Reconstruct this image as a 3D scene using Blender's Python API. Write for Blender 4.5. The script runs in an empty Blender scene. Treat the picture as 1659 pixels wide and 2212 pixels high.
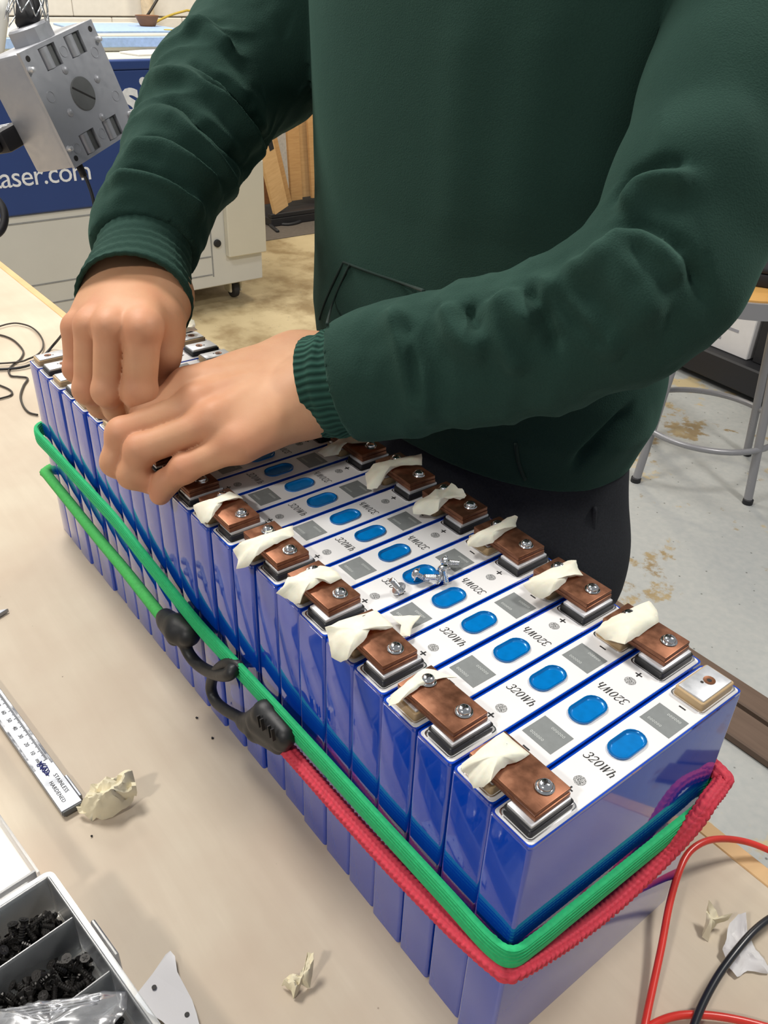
import bpy, bmesh, math, random
import numpy as np
from mathutils import Vector, Matrix, noise

random.seed(7)
S = bpy.context.scene
COL = S.collection
# ------------------------------------------------------------------ camera
F_PX = 1814.967
CAM = np.array([-0.13142885, 0.19713497, 0.49416732])
ROT = np.array([[-0.61361947, 0.44447782, -0.65261828],
                [-0.78883083, -0.30856016, 0.53154167],
                [0.03488648, 0.84096973, 0.53995633]])
cd = bpy.data.cameras.new('camera')
cam = bpy.data.objects.new('camera', cd)
COL.objects.link(cam)
cam.matrix_world = Matrix.Translation(Vector(CAM)) @ Matrix(ROT.tolist()).to_4x4()
cd.sensor_fit = 'VERTICAL'
cd.sensor_height = 36.0
cd.lens = 36.0 * F_PX / 2212.0
cd.clip_start = 0.01
cd.clip_end = 60
S.camera = cam
# ------------------------------------------------------------------ view, world, ceiling lamps
S.view_settings.view_transform = 'Standard'
S.view_settings.look = 'None'
S.view_settings.gamma = 1.0
S.view_settings.use_curve_mapping = False
S.view_settings.exposure = -0.14
wd = bpy.data.worlds.new('room_light')
S.world = wd
wd.use_nodes = True
wd.node_tree.nodes['Background'].inputs[0].default_value = (0.95, 0.97, 1.0, 1)
wd.node_tree.nodes['Background'].inputs[1].default_value = 0.30


def area_lamp(name, loc, target, sx, sy, watts, col=(1, 0.96, 0.9)):
    ld = bpy.data.lights.new(name, 'AREA')
    ld.shape = 'RECTANGLE'
    ld.size = sx
    ld.size_y = sy
    ld.energy = watts
    ld.color = col
    o = bpy.data.objects.new(name, ld)
    COL.objects.link(o)
    o.location = loc
    o.rotation_euler = (Vector(target) - Vector(loc)).to_track_quat('-Z', 'Y').to_euler()
    return o


area_lamp('ceiling_lamp_behind_person', (-0.25, -1.45, 2.0), (-0.1, -1.0, 0), 0.5, 0.22, 39)
area_lamp('ceiling_lamp_behind_camera', (-0.15, 1.75, 1.85), (0.15, 0.1, 0), 0.26, 0.14, 24, (1, 0.95, 0.88))
area_lamp('ceiling_lamp_table_end', (1.45, 0.15, 1.9), (0.8, -0.05, 0), 0.7, 0.4, 42, (1, 0.96, 0.9))
area_lamp('ceiling_lamp_back_wall', (3.4, -0.9, 2.3), (3.9, -1.1, 0), 1.4, 0.8, 85, (1, 0.96, 0.88))
area_lamp('ceiling_lamp_shelf', (3.3, -3.2, 2.3), (3.6, -2.4, -0.78), 0.6, 0.4, 42, (1, 0.88, 0.66))

FLOOR_Z = -0.78
T = 0.0265      # pitch of the cells
W = 0.1602      # length of a cell top
H = 0.1836      # height of a cell


# ------------------------------------------------------------------ measuring helpers
def ray(x, y):
    return ROT @ np.array([(x - 829.5) / F_PX, -(y - 1106) / F_PX, -1.0])


def at(x, y, v=0.0, ax=2):
    d = ray(x, y)
    return Vector(CAM + d * (v - CAM[ax]) / d[ax])


def deep(x, y, dist):
    return Vector(CAM + ray(x, y) * dist)


# ------------------------------------------------------------------ materials
def lin(c):
    c = c / 255.0
    return c / 12.92 if c <= 0.04045 else ((c + 0.055) / 1.055) ** 2.4


def rgb(r, g, b):
    return (lin(r), lin(g), lin(b), 1)


class Mat:
    def __init__(self, name):
        self.m = bpy.data.materials.new(name)
        self.m.use_nodes = True
        self.nt = self.m.node_tree
        self.b = self.nt.nodes['Principled BSDF']
        self.out = self.nt.nodes['Material Output']

    def n(self, t, **kw):
        nd = self.nt.nodes.new(t)
        for k, v in kw.items():
            if k in ('operation', 'blend_type', 'data_type', 'feature', 'wave_type', 'bands_direction', 'interpolation', 'distance', 'normalize', 'wave_profile', 'use_clamp'):
                setattr(nd, k, v)
            else:
                nd.inputs[k.replace('_', ' ')].default_value = v
        return nd

    def l(self, a, ao, b, bi):
        self.nt.links.new(a.outputs[ao], b.inputs[bi])

    def coord(self, kind='Object', scale=(1, 1, 1)):
        tc = self.n('ShaderNodeTexCoord')
        mp = self.n('ShaderNodeMapping')
        mp.inputs['Scale'].default_value = scale
        self.l(tc, kind, mp, 'Vector')
        return mp

    def ramp(self, stops):
        r = self.n('ShaderNodeValToRGB')
        e = r.color_ramp.elements
        while len(e) < len(stops):
            e.new(0.5)
        for i, (p, c) in enumerate(stops):
            e[i].position = p
            e[i].color = c
        return r

    def mix(self, fac_node, fac_out, a, b):
        mx = self.n('ShaderNodeMix', data_type='RGBA')
        if fac_node is not None:
            self.l(fac_node, fac_out, mx, 0)
        for v, idx in ((a, 6), (b, 7)):
            if isinstance(v, tuple):
                mx.inputs[idx].default_value = v
            else:
                self.nt.links.new(v, mx.inputs[idx])
        return mx

    def bump(self, node, out, strength=0.3, dist=0.001):
        bp = self.n('ShaderNodeBump')
        bp.inputs['Strength'].default_value = strength
        bp.inputs['Distance'].default_value = dist
        self.l(node, out, bp, 'Height')
        self.l(bp, 'Normal', self.b, 'Normal')
        return bp

    def set(self, color=None, rough=None, metal=None, **kw):
        if color:
            self.b.inputs['Base Color'].default_value = color
        if rough is not None:
            self.b.inputs['Roughness'].default_value = rough
        if metal is not None:
            self.b.inputs['Metallic'].default_value = metal
        for k, v in kw.items():
            self.b.inputs[k.replace('_', ' ')].default_value = v
        return self


def simple(name, c, rough=0.5, metal=0.0, var=0.12, scale=60.0, bump=0.0, bdist=0.0005, **kw):
    m = Mat(name).set(rgb(*c), rough, metal, **kw)
    mp = m.coord()
    nz = m.n('ShaderNodeTexNoise', Scale=scale, Detail=4.0)
    m.l(mp, 'Vector', nz, 'Vector')
    a = rgb(*[max(0, v * (1 - var)) for v in c])
    b = rgb(*[min(255, v * (1 + var)) for v in c])
    mx = m.mix(nz, 0, a, b)
    m.l(mx, 2, m.b, 'Base Color')
    if bump:
        m.bump(nz, 0, bump, bdist)
    return m.m


def mat_wrap():
    m = Mat('blue_shrink_wrap').set(rgb(26, 52, 158), 0.07, 0, Specular_IOR_Level=0.45)
    m.b.inputs['Coat Weight'].default_value = 1.0
    m.b.inputs['Coat IOR'].default_value = 1.56
    m.b.inputs['Coat Roughness'].default_value = 0.04
    mp = m.coord(scale=(1, 1, 0.12))
    nz = m.n('ShaderNodeTexNoise', Scale=55.0, Detail=2.0)
    m.l(mp, 'Vector', nz, 'Vector')
    m.bump(nz, 0, 0.12, 0.0004)
    mx = m.mix(nz, 0, rgb(2, 56, 166), rgb(8, 68, 182))
    m.l(mx, 2, m.b, 'Base Color')
    return m.m


def mat_copper():
    m = Mat('brushed_copper').set(rgb(176, 112, 78), 0.36, 0.86)
    mp = m.coord(scale=(1, 1, 1))
    nz = m.n('ShaderNodeTexNoise', Scale=110.0, Detail=4.0, Roughness=0.55)
    m.l(mp, 'Vector', nz, 'Vector')
    mp2 = m.coord(scale=(30, 500, 30))
    st = m.n('ShaderNodeTexNoise', Scale=3.0, Detail=3.0)
    m.l(mp2, 'Vector', st, 'Vector')
    rp = m.ramp([(0.3, rgb(118, 78, 58)), (0.55, rgb(140, 95, 72)), (0.8, rgb(166, 120, 94))])
    m.l(nz, 0, rp, 0)
    m.l(rp, 0, m.b, 'Base Color')
    r2 = m.ramp([(0.3, (0.32, 0.32, 0.32, 1)), (0.8, (0.55, 0.55, 0.55, 1))])
    m.l(nz, 0, r2, 0)
    m.l(r2, 0, m.b, 'Roughness')
    m.bump(st, 0, 0.12, 0.0002)
    return m.m


def mat_fabric():
    m = Mat('green_sweatshirt_fleece').set(rgb(34, 72, 60), 0.95, 0)
    m.b.inputs['Sheen Weight'].default_value = 0.24
    m.b.inputs['Sheen Roughness'].default_value = 0.45
    m.b.inputs['Sheen Tint'].default_value = rgb(120, 165, 148)
    m.b.inputs['Specular IOR Level'].default_value = 0.12
    mp = m.coord()
    nz = m.n('ShaderNodeTexNoise', Scale=900.0, Detail=3.0)
    n2 = m.n('ShaderNodeTexNoise', Scale=16.0, Detail=5.0)
    m.l(mp, 'Vector', nz, 'Vector')
    m.l(mp, 'Vector', n2, 'Vector')
    mx = m.mix(n2, 0, rgb(32, 54, 48), rgb(39, 64, 56))
    mx2 = m.mix(nz, 0, rgb(24, 42, 37), rgb(52, 80, 70))
    mm = m.n('ShaderNodeMix', data_type='RGBA')
    mm.inputs[0].default_value = 0.35
    m.l(mx, 2, mm, 6)
    m.l(mx2, 2, mm, 7)
    m.l(mm, 2, m.b, 'Base Color')
    m.bump(nz, 0, 0.5, 0.0008)
    return m.m


def mat_ribknit():
    m = Mat('green_rib_knit').set(rgb(34, 70, 58), 0.95, 0)
    m.b.inputs['Sheen Weight'].default_value = 0.4
    m.b.inputs['Sheen Tint'].default_value = rgb(110, 160, 140)
    m.b.inputs['Specular IOR Level'].default_value = 0.12
    mp = m.coord('UV', (1, 1, 1))
    wv = m.n('ShaderNodeTexWave', Scale=14.0, Distortion=0.4, Detail=1.0)
    wv.bands_direction = 'X'
    m.l(mp, 'Vector', wv, 'Vector')
    mx = m.mix(wv, 1, rgb(24, 48, 42), rgb(44, 78, 68))
    m.l(mx, 2, m.b, 'Base Color')
    m.bump(wv, 1, 0.8, 0.0012)
    return m.m


def mat_skin():
    m = Mat('skin').set(rgb(205, 150, 122), 0.58, 0)
    m.b.inputs['Subsurface Weight'].default_value = 0.10
    m.b.inputs['Subsurface Radius'].default_value = (0.010, 0.004, 0.002)
    m.b.inputs['Subsurface Scale'].default_value = 0.5
    m.b.inputs['Specular IOR Level'].default_value = 0.35
    mp = m.coord()
    n1 = m.n('ShaderNodeTexNoise', Scale=38.0, Detail=3.0)
    n2 = m.n('ShaderNodeTexNoise', Scale=700.0, Detail=3.0)
    m.l(mp, 'Vector', n1, 'Vector')
    m.l(mp, 'Vector', n2, 'Vector')
    rp = m.ramp([(0.3, rgb(206, 158, 122)), (0.55, rgb(200, 149, 113)), (0.75, rgb(198, 142, 108))])
    m.l(n1, 0, rp, 0)
    # redder knuckles: vertex colour layer marks the joints
    at_ = m.n('ShaderNodeAttribute')
    at_.attribute_name = 'knuckle'
    mx = m.mix(at_, 2, rp.outputs[0], rgb(190, 122, 96))
    m.l(mx, 2, m.b, 'Base Color')
    m.bump(n2, 0, 0.18, 0.0004)
    return m.m


def mat_plywood():
    m = Mat('plywood_table').set(rgb(214, 194, 166), 0.55, 0)
    mp = m.coord(scale=(2.2, 24, 24))
    n1 = m.n('ShaderNodeTexNoise', Scale=3.0, Detail=6.0, Roughness=0.6, Distortion=0.6)
    m.l(mp, 'Vector', n1, 'Vector')
    rp = m.ramp([(0.25, rgb(196, 181, 159)), (0.5, rgb(201, 187, 165)), (0.75, rgb(207, 193, 171))])
    m.l(n1, 0, rp, 0)
    mp2 = m.coord()
    n2 = m.n('ShaderNodeTexNoise', Scale=9.0, Detail=5.0)
    m.l(mp2, 'Vector', n2, 'Vector')
    r2 = m.ramp([(0.35, (0.0, 0, 0, 1)), (0.75, (1, 1, 1, 1))])
    m.l(n2, 0, r2, 0)
    mx = m.mix(r2, 0, rp.outputs[0], rgb(188, 168, 146))
    mx.inputs[0].default_value = 0.5
    sp = m.n('ShaderNodeTexVoronoi', Scale=34.0)
    m.l(mp2, 'Vector', sp, 'Vector')
    r3 = m.ramp([(0.012, (1, 1, 1, 1)), (0.03, (0, 0, 0, 1))])
    m.l(sp, 0, r3, 0)
    m3 = m.mix(r3, 0, mx.outputs[2], rgb(120, 100, 84))
    m.l(m3, 2, m.b, 'Base Color')
    m.bump(n1, 0, 0.12, 0.0006)
    return m.m


def mat_floor():
    m = Mat('worn_painted_concrete').set(rgb(178, 180, 178), 0.45, 0)
    mp = m.coord()
    n1 = m.n('ShaderNodeTexNoise', Scale=1.1, Detail=7.0, Roughness=0.62)
    n2 = m.n('ShaderNodeTexNoise', Scale=7.0, Detail=9.0, Roughness=0.68)
    n3 = m.n('ShaderNodeTexNoise', Scale=55.0, Detail=3.0)
    for q in (n1, n2, n3):
        m.l(mp, 'Vector', q, 'Vector')
    base = m.mix(n3, 0, rgb(160, 164, 164), rgb(184, 184, 180))
    # paint has worn through to tan concrete, mostly further from the table
    sx = m.n('ShaderNodeSeparateXYZ')
    m.l(mp, 'Vector', sx, 'Vector')
    mr = m.n('ShaderNodeMapRange')
    mr.inputs['From Min'].default_value = 1.1
    mr.inputs['From Max'].default_value = 2.2
    mr.inputs['To Min'].default_value = -0.035
    mr.inputs['To Max'].default_value = 0.30
    m.l(sx, 'X', mr, 'Value')
    ad = m.n('ShaderNodeMath', operation='ADD')
    m.l(n2, 0, ad, 0)
    m.l(mr, 0, ad, 1)
    rp = m.ramp([(0.55, (0, 0, 0, 1)), (0.6, (1, 1, 1, 1))])
    m.l(ad, 0, rp, 0)
    tan = m.mix(n1, 0, rgb(140, 120, 86), rgb(226, 210, 170))
    n4 = m.n('ShaderNodeTexNoise', Scale=4.5, Detail=6.0, Roughness=0.6)
    m.l(mp, 'Vector', n4, 'Vector')
    r4 = m.ramp([(0.38, (0, 0, 0, 1)), (0.56, (1, 1, 1, 1))])
    m.l(n4, 0, r4, 0)
    tan2 = m.mix(r4, 0, rgb(142, 122, 88), tan.outputs[2])
    mx = m.mix(rp, 0, base.outputs[2], tan2.outputs[2])
    v = m.n('ShaderNodeTexVoronoi', Scale=30.0)
    m.l(mp, 'Vector', v, 'Vector')
    r3 = m.ramp([(0.05, (1, 1, 1, 1)), (0.10, (0, 0, 0, 1))])
    m.l(v, 0, r3, 0)
    m3 = m.mix(r3, 0, mx.outputs[2], rgb(110, 112, 108))
    m.l(m3, 2, m.b, 'Base Color')
    m.bump(n2, 0, 0.15, 0.002)
    return m.m


def mat_tape():
    m = Mat('masking_tape').set(rgb(228, 214, 190), 0.75, 0)
    mp = m.coord()
    n1 = m.n('ShaderNodeTexNoise', Scale=130.0, Detail=5.0)
    m.l(mp, 'Vector', n1, 'Vector')
    mx = m.mix(n1, 0, rgb(222, 210, 188), rgb(242, 234, 218))
    m.l(mx, 2, m.b, 'Base Color')
    m.b.inputs['Transmission Weight'].default_value = 0.0
    m.b.inputs['Subsurface Weight'].default_value = 0.2
    m.b.inputs['Subsurface Scale'].default_value = 0.002
    m.bump(n1, 0, 0.35, 0.0006)
    return m.m


def mat_clear(name, tint, alpha, rough=0.15):
    """translucent polypropylene: see-through share, diffuse share and gloss"""
    m = Mat(name)
    nt = m.nt
    tr = m.n('ShaderNodeBsdfTransparent')
    tr.inputs[0].default_value = tint
    df = m.n('ShaderNodeBsdfTranslucent')
    df.inputs[0].default_value = tint
    d2 = m.n('ShaderNodeBsdfDiffuse')
    d2.inputs[0].default_value = tint
    gl = m.n('ShaderNodeBsdfGlossy')
    gl.inputs['Roughness'].default_value = rough
    mp = m.coord()
    nz = m.n('ShaderNodeTexNoise', Scale=40.0, Detail=3.0)
    m.l(mp, 'Vector', nz, 'Vector')
    mr = m.n('ShaderNodeMapRange')
    mr.inputs['To Min'].default_value = alpha - 0.12
    mr.inputs['To Max'].default_value = alpha + 0.12
    m.l(nz, 0, mr, 'Value')
    ms0 = m.n('ShaderNodeMixShader')
    ms0.inputs[0].default_value = 0.5
    m.l(df, 0, ms0, 1)
    m.l(d2, 0, ms0, 2)
    ms = m.n('ShaderNodeMixShader')
    m.l(mr, 0, ms, 0)
    m.l(tr, 0, ms, 1)
    m.l(ms0, 0, ms, 2)
    fr = m.n('ShaderNodeFresnel')
    fr.inputs[0].default_value = 1.45
    ms2 = m.n('ShaderNodeMixShader')
    m.l(fr, 0, ms2, 0)
    m.l(ms, 0, ms2, 1)
    m.l(gl, 0, ms2, 2)
    m.l(ms2, 0, m.out, 'Surface')
    return m.m


def mat_mottle(name, dark, light, scale):
    m = Mat(name).set(rgb(*dark), 0.6, 0)
    mp = m.coord()
    v = m.n('ShaderNodeTexNoise', Scale=scale, Detail=1.0)
    m.l(mp, 'Vector', v, 'Vector')
    rp = m.ramp([(0.47, rgb(*dark)), (0.53, rgb(*light))])
    m.l(v, 0, rp, 0)
    m.l(rp, 0, m.b, 'Base Color')
    return m.m


def mat_silver(name, c, rough, scale=90.0):
    m = Mat(name).set(rgb(*c), rough, 1.0)
    mp = m.coord()
    nz = m.n('ShaderNodeTexNoise', Scale=scale, Detail=5.0)
    m.l(mp, 'Vector', nz, 'Vector')
    r2 = m.ramp([(0.3, (max(0.02, rough - 0.1),) * 3 + (1,)), (0.75, (rough + 0.12,) * 3 + (1,))])
    m.l(nz, 0, r2, 0)
    m.l(r2, 0, m.b, 'Roughness')
    m.bump(nz, 0, 0.08, 0.0005)
    return m.m


def mat_wood(name, a, b, scale=(60, 6, 6), rough=0.6):
    m = Mat(name).set(rgb(*a), rough, 0)
    mp = m.coord(scale=scale)
    nz = m.n('ShaderNodeTexNoise', Scale=1.5, Detail=6.0, Distortion=0.8)
    m.l(mp, 'Vector', nz, 'Vector')
    mx = m.mix(nz, 0, rgb(*a), rgb(*b))
    m.l(mx, 2, m.b, 'Base Color')
    m.bump(nz, 0, 0.15, 0.001)
    return m.m


M_WRAP = mat_wrap()
M_COPPER = mat_copper()
M_FLEECE = mat_fabric()
M_RIB = mat_ribknit()
M_SKIN = mat_skin()
M_PLY = mat_plywood()
M_FLOOR = mat_floor()
M_TAPE = mat_tape()
M_CRUMPLE = simple('crumpled_tape', (226, 216, 186), 0.7, 0, 0.06, 90, 0.2)
M_LABEL = simple('white_cell_label', (220, 219, 219), 0.34, 0, 0.02, 40)
M_RIM = mat_silver('bright_rim_metal', (225, 225, 228), 0.16)
M_ALU = mat_silver('aluminium_terminal', (208, 210, 214), 0.44, 160)
M_ALU.node_tree.nodes['Principled BSDF'].inputs['Metallic'].default_value = 0.6
M_GASKET_BLACK = simple('black_gasket', (22, 22, 24), 0.4)
M_GASKET_TAN = simple('tan_gasket', (176, 150, 112), 0.45)
M_INK = simple('black_print', (20, 20, 22), 0.6)
M_CODE = simple('grey_printed_patch', (118, 122, 122), 0.55, 0, 0.06, 300)
M_CODEINK = simple('pale_print', (190, 194, 192), 0.6)
M_DOT = mat_mottle('speckled_round_mark', (70, 72, 72), (190, 190, 190), 2600.0)
M_VENT = Mat('blue_vent_film').set(rgb(0, 104, 176), 0.12, 0.25, Coat_Weight=0.6, Coat_Roughness=0.05).m
M_VENT2 = simple('blue_vent_floor', (0, 116, 190), 0.22, 0.15, 0.10, 200)
M_STEEL = mat_silver('zinc_screw_steel', (226, 228, 230), 0.14, 300)
M_DARKHOLE = simple('dark_hole', (26, 22, 20), 0.6)
M_COPPERHOLE = simple('copper_coloured_thread', (128, 84, 58), 0.4, 0.6)
M_GREEN = simple('green_elastic', (26, 174, 106), 0.75, 0, 0.12, 400, 0.3, 0.0004)
M_GREEN2 = simple('light_green_elastic', (66, 172, 84), 0.75, 0, 0.12, 400, 0.3, 0.0004)
M_RED = simple('red_braided_sheath', (206, 58, 76), 0.7, 0, 0.14, 500, 0.3, 0.0004)
M_HOOK = simple('black_moulded_plastic', (26, 27, 29), 0.5, 0, 0.2, 150, 0.3, 0.0006)
M_REDWIRE = simple('red_silicone_wire', (214, 58, 48), 0.3)
M_BLKWIRE = simple('black_silicone_wire', (36, 38, 44), 0.3)
M_CABLE = simple('thin_black_cable', (52, 46, 40), 0.5)
M_CLEAR = mat_clear('translucent_polypropylene', (0.95, 0.98, 1.0, 1), 0.24, 0.2)
M_CLEARLID = mat_clear('translucent_lid_plastic', (0.97, 0.98, 0.99, 1), 0.13, 0.25)
M_BAG = mat_clear('clear_plastic_bag', (0.96, 0.97, 0.99, 1), 0.16, 0.2)
M_BLKSCREW = simple('black_oxide_screw', (36, 34, 32), 0.32, 0.5, 0.2, 400)
M_CALIPER = mat_silver('satin_stainless', (158, 161, 167), 0.42, 60)
M_CALIPER.node_tree.nodes['Principled BSDF'].inputs['Metallic'].default_value = 0.6
M_BLUEINK = simple('blue_pen_ink', (42, 48, 120), 0.5)
M_PAPER = simple('white_card', (222, 220, 220), 0.7, 0, 0.03, 30)
M_PANTS = simple('charcoal_trousers', (44, 46, 50), 0.9, 0, 0.2, 500, 0.3, 0.0006)
M_PANTS.node_tree.nodes['Principled BSDF'].inputs['Specular IOR Level'].default_value = 0.15
M_SEAM = simple('dark_green_seam', (20, 42, 36), 0.95)
M_BOX = mat_silver('grey_painted_aluminium', (170, 172, 178), 0.45, 120)
M_BOX.node_tree.nodes['Principled BSDF'].inputs['Metallic'].default_value = 0.45
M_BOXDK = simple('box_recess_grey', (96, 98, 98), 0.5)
M_MACHW = simple('white_machine_paint', (206, 206, 200), 0.45, 0, 0.02, 8)
M_MACHB = simple('blue_machine_panel', (34, 62, 122), 0.5, 0, 0.03, 8)
M_MACHTXT = simple('white_vinyl_letter', (226, 232, 240), 0.5)
M_GAP = simple('shadow_gap_grey', (140, 142, 142), 0.7)
M_CREAM = simple('cream_metal', (208, 204, 188), 0.5, 0, 0.02, 8)
M_LIDBLUE = simple('pale_blue_edge', (150, 176, 216), 0.5)
M_WALL = simple('white_block_paint', (230, 226, 218), 0.7, 0, 0.03, 30, 0.25, 0.003)
M_MORTAR = simple('painted_joint', (200, 194, 186), 0.8)
M_PIPE = simple('beige_pipe_paint', (222, 204, 176), 0.5)
M_YELLOW = simple('yellow_cable', (196, 170, 70), 0.5)
M_BOARD = mat_wood('raw_board', (206, 166, 112), (164, 118, 70), (6, 6, 50))
M_BOARD2 = mat_wood('raw_board_pale', (226, 190, 138), (190, 148, 98), (6, 6, 40))
M_BOARD3 = mat_wood('raw_board_brown', (150, 102, 62), (112, 72, 44), (6, 6, 40))
M_SEATWOOD = mat_wood('stool_seat_wood', (214, 166, 96), (196, 146, 80), (10, 10, 10), 0.4)
M_STOOL = mat_silver('grey_stool_metal', (150, 150, 154), 0.35, 20)
M_STOOL.node_tree.nodes['Principled BSDF'].inputs['Metallic'].default_value = 0.3
M_BLACK = simple('matt_black', (28, 28, 32), 0.6)
M_LUMBER = mat_wood('brown_lumber', (112, 92, 78), (88, 70, 58), (5, 60, 60))
M_LUMBERTOP = mat_wood('pale_lumber', (196, 176, 142), (170, 148, 112), (5, 60, 60))
M_SHOE = simple('dark_shoe', (40, 38, 38), 0.7)
M_RUBBER = simple('dark_caster_wheel', (50, 50, 52), 0.6)
M_CASTER = simple('cream_caster_fork', (214, 206, 180), 0.5)


# ------------------------------------------------------------------ geometry helpers
def link(name, me, mat=None, parent=None):
    o = bpy.data.objects.new(name, me)
    COL.objects.link(o)
    if mat is not None and not me.materials:
        me.materials.append(mat)
    if parent is not None:
        o.parent = parent
    return o


def obj(name, bm, mat, parent=None, smooth=None):
    me = bpy.data.meshes.new(name)
    bmesh.ops.recalc_face_normals(bm, faces=bm.faces)
    bm.to_mesh(me)
    bm.free()
    if smooth is not None:
        me.polygons.foreach_set('use_smooth', [True] * len(me.polygons))
        if smooth < 180:
            me.set_sharp_from_angle(angle=math.radians(smooth))
    return link(name, me, mat, parent)


def thing(name, label, cat, loc=(0, 0, 0), group=None, rz=0.0):
    o = bpy.data.objects.new(name, None)
    COL.objects.link(o)
    o.location = loc
    o.rotation_euler = (0, 0, rz)
    o.empty_display_size = 0.02
    return tag(o, label, cat, group)


def tag(o, label, cat, group=None, kind=None):
    o['label'] = label
    o['category'] = cat
    if group:
        o['group'] = group
    if kind:
        o['kind'] = kind
    return o


def dup(o, parent=None):
    c = o.copy()
    COL.objects.link(c)
    c.parent = parent
    for ch in list(o.children):
        dup(ch, c)
    return c


def box(bm, lo, hi, bevel=0.0, seg=2, mat=None):
    r = bmesh.ops.create_cube(bm, size=1.0)
    vs = r['verts']
    for v in vs:
        v.co = Vector([lo[i] + (v.co[i] + 0.5) * (hi[i] - lo[i]) for i in range(3)])
    if bevel > 0:
        es = list({e for v in vs for e in v.link_edges})
        bmesh.ops.bevel(bm, geom=es, offset=bevel, segments=seg, profile=0.5, affect='EDGES')
    if mat is not None:
        bmesh.ops.transform(bm, matrix=mat, verts=[v for v in bm.verts if v.is_valid and v in vs] or bm.verts)
    return bm


def newbox(lo, hi, bevel=0.0, seg=2):
    return box(bmesh.new(), lo, hi, bevel, seg)


def prism(bm, pts, z0, z1, bevel=0.0, seg=2):
    """extruded polygon; pts counter-clockwise (x, y)"""
    bot = [bm.verts.new((x, y, z0)) for x, y in pts]
    top = [bm.verts.new((x, y, z1)) for x, y in pts]
    n = len(pts)
    ft = bm.faces.new(top)
    bm.faces.new(bot[::-1])
    for i in range(n):
        bm.faces.new((bot[i], bot[(i + 1) % n], top[(i + 1) % n], top[i]))
    if bevel > 0:
        bmesh.ops.bevel(bm, geom=list(ft.edges), offset=bevel, segments=seg, profile=0.5, affect='EDGES')
    return bm


def rrect(x0, y0, x1, y1, r, n=4):
    pts = []
    for cx, cy, a0 in ((x1 - r, y1 - r, 0), (x0 + r, y1 - r, 90), (x0 + r, y0 + r, 180), (x1 - r, y0 + r, 270)):
        for k in range(n + 1):
            a = math.radians(a0 + 90 * k / n)
            pts.append((cx + r * math.cos(a), cy + r * math.sin(a)))
    return pts


def ring_prism(bm, outer, inner, z0, z1):
    n = len(outer)
    vo0 = [bm.verts.new((x, y, z0)) for x, y in outer]
    vo1 = [bm.verts.new((x, y, z1)) for x, y in outer]
    vi0 = [bm.verts.new((x, y, z0)) for x, y in inner]
    vi1 = [bm.verts.new((x, y, z1)) for x, y in inner]
    for i in range(n):
        j = (i + 1) % n
        bm.faces.new((vo0[i], vo0[j], vo1[j], vo1[i]))
        bm.faces.new((vi0[j], vi0[i], vi1[i], vi1[j]))
        bm.faces.new((vo1[i], vo1[j], vi1[j], vi1[i]))
        bm.faces.new((vo0[j], vo0[i], vi0[i], vi0[j]))
    return bm


def lathe(bm, prof, n=20, mat=Matrix.Identity(4)):
    """profile of (radius, z) from bottom to top"""
    rings = []
    for r, z in prof:
        if r < 1e-7:
            rings.append([bm.verts.new(mat @ Vector((0, 0, z)))])
        else:
            rings.append([bm.verts.new(mat @ Vector((r * math.cos(2 * math.pi * k / n), r * math.sin(2 * math.pi * k / n), z))) for k in range(n)])
    for a, b in zip(rings, rings[1:]):
        for k in range(n):
            j = (k + 1) % n
            va = [a[0]] if len(a) == 1 else [a[k], a[j]]
            vb = [b[0]] if len(b) == 1 else [b[j], b[k]]
            if len(va) + len(vb) > 2:
                bm.faces.new(va + vb)
    if len(rings[0]) > 1:
        bm.faces.new(rings[0][::-1])
    if len(rings[-1]) > 1:
        bm.faces.new(rings[-1])
    return bm


def spline(pts, n=12, closed=False):
    """Catmull-Rom through points"""
    P = [Vector(p) for p in pts]
    out = []
    m = len(P)
    rng = range(m) if closed else range(m - 1)
    for i in rng:
        p0 = P[(i - 1) % m] if (closed or i > 0) else P[0] * 2 - P[1]
        p1 = P[i]
        p2 = P[(i + 1) % m]
        p3 = P[(i + 2) % m] if (closed or i + 2 < m) else P[-1] * 2 - P[-2]
        for k in range(n):
            t = k / n
            out.append(0.5 * ((2 * p1) + (p2 - p0) * t + (2 * p0 - 5 * p1 + 4 * p2 - p3) * t * t + (3 * p1 - p0 - 3 * p2 + p3) * t ** 3))
    if not closed:
        out.append(P[-1].copy())
    return out


def resample(pts, step):
    out = [pts[0].copy()]
    acc = 0.0
    for a, b in zip(pts, pts[1:]):
        d = (b - a).length
        if d < 1e-9:
            continue
        while acc + d >= step:
            t = (step - acc) / d
            a = a.lerp(b, t)
            out.append(a.copy())
            d = (b - a).length
            acc = 0.0
        acc += d
    if (out[-1] - pts[-1]).length > step * 0.3:
        out.append(pts[-1].copy())
    return out


def sweep(bm, pts, section, closed=False, up=Vector((0, 0, 1)), cap=True):
    """section(i, s, k) -> list of (a, b): a sideways, b along up"""
    n = len(pts)
    rings = []
    s = 0.0
    for i, p in enumerate(pts):
        if i:
            s += (p - pts[i - 1]).length
        a = pts[(i - 1) % n] if (closed or i > 0) else p
        b = pts[(i + 1) % n] if (closed or i < n - 1) else p
        t = (b - a).normalized()
        u = up - t * up.dot(t)
        if u.length < 1e-4:
            u = Vector((1, 0, 0)) - t * t.x
        u.normalize()
        sd = t.cross(u)
        rings.append([bm.verts.new(p + sd * q[0] + u * q[1]) for q in section(i, s)])
    m = len(rings[0])
    rng = range(n) if closed else range(n - 1)
    for i in rng:
        r0, r1 = rings[i], rings[(i + 1) % n]
        for k in range(m):
            j = (k + 1) % m
            bm.faces.new((r0[k], r0[j], r1[j], r1[k]))
    if cap and not closed:
        bm.faces.new(rings[0][::-1])
        bm.faces.new(rings[-1])
    return bm


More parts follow.
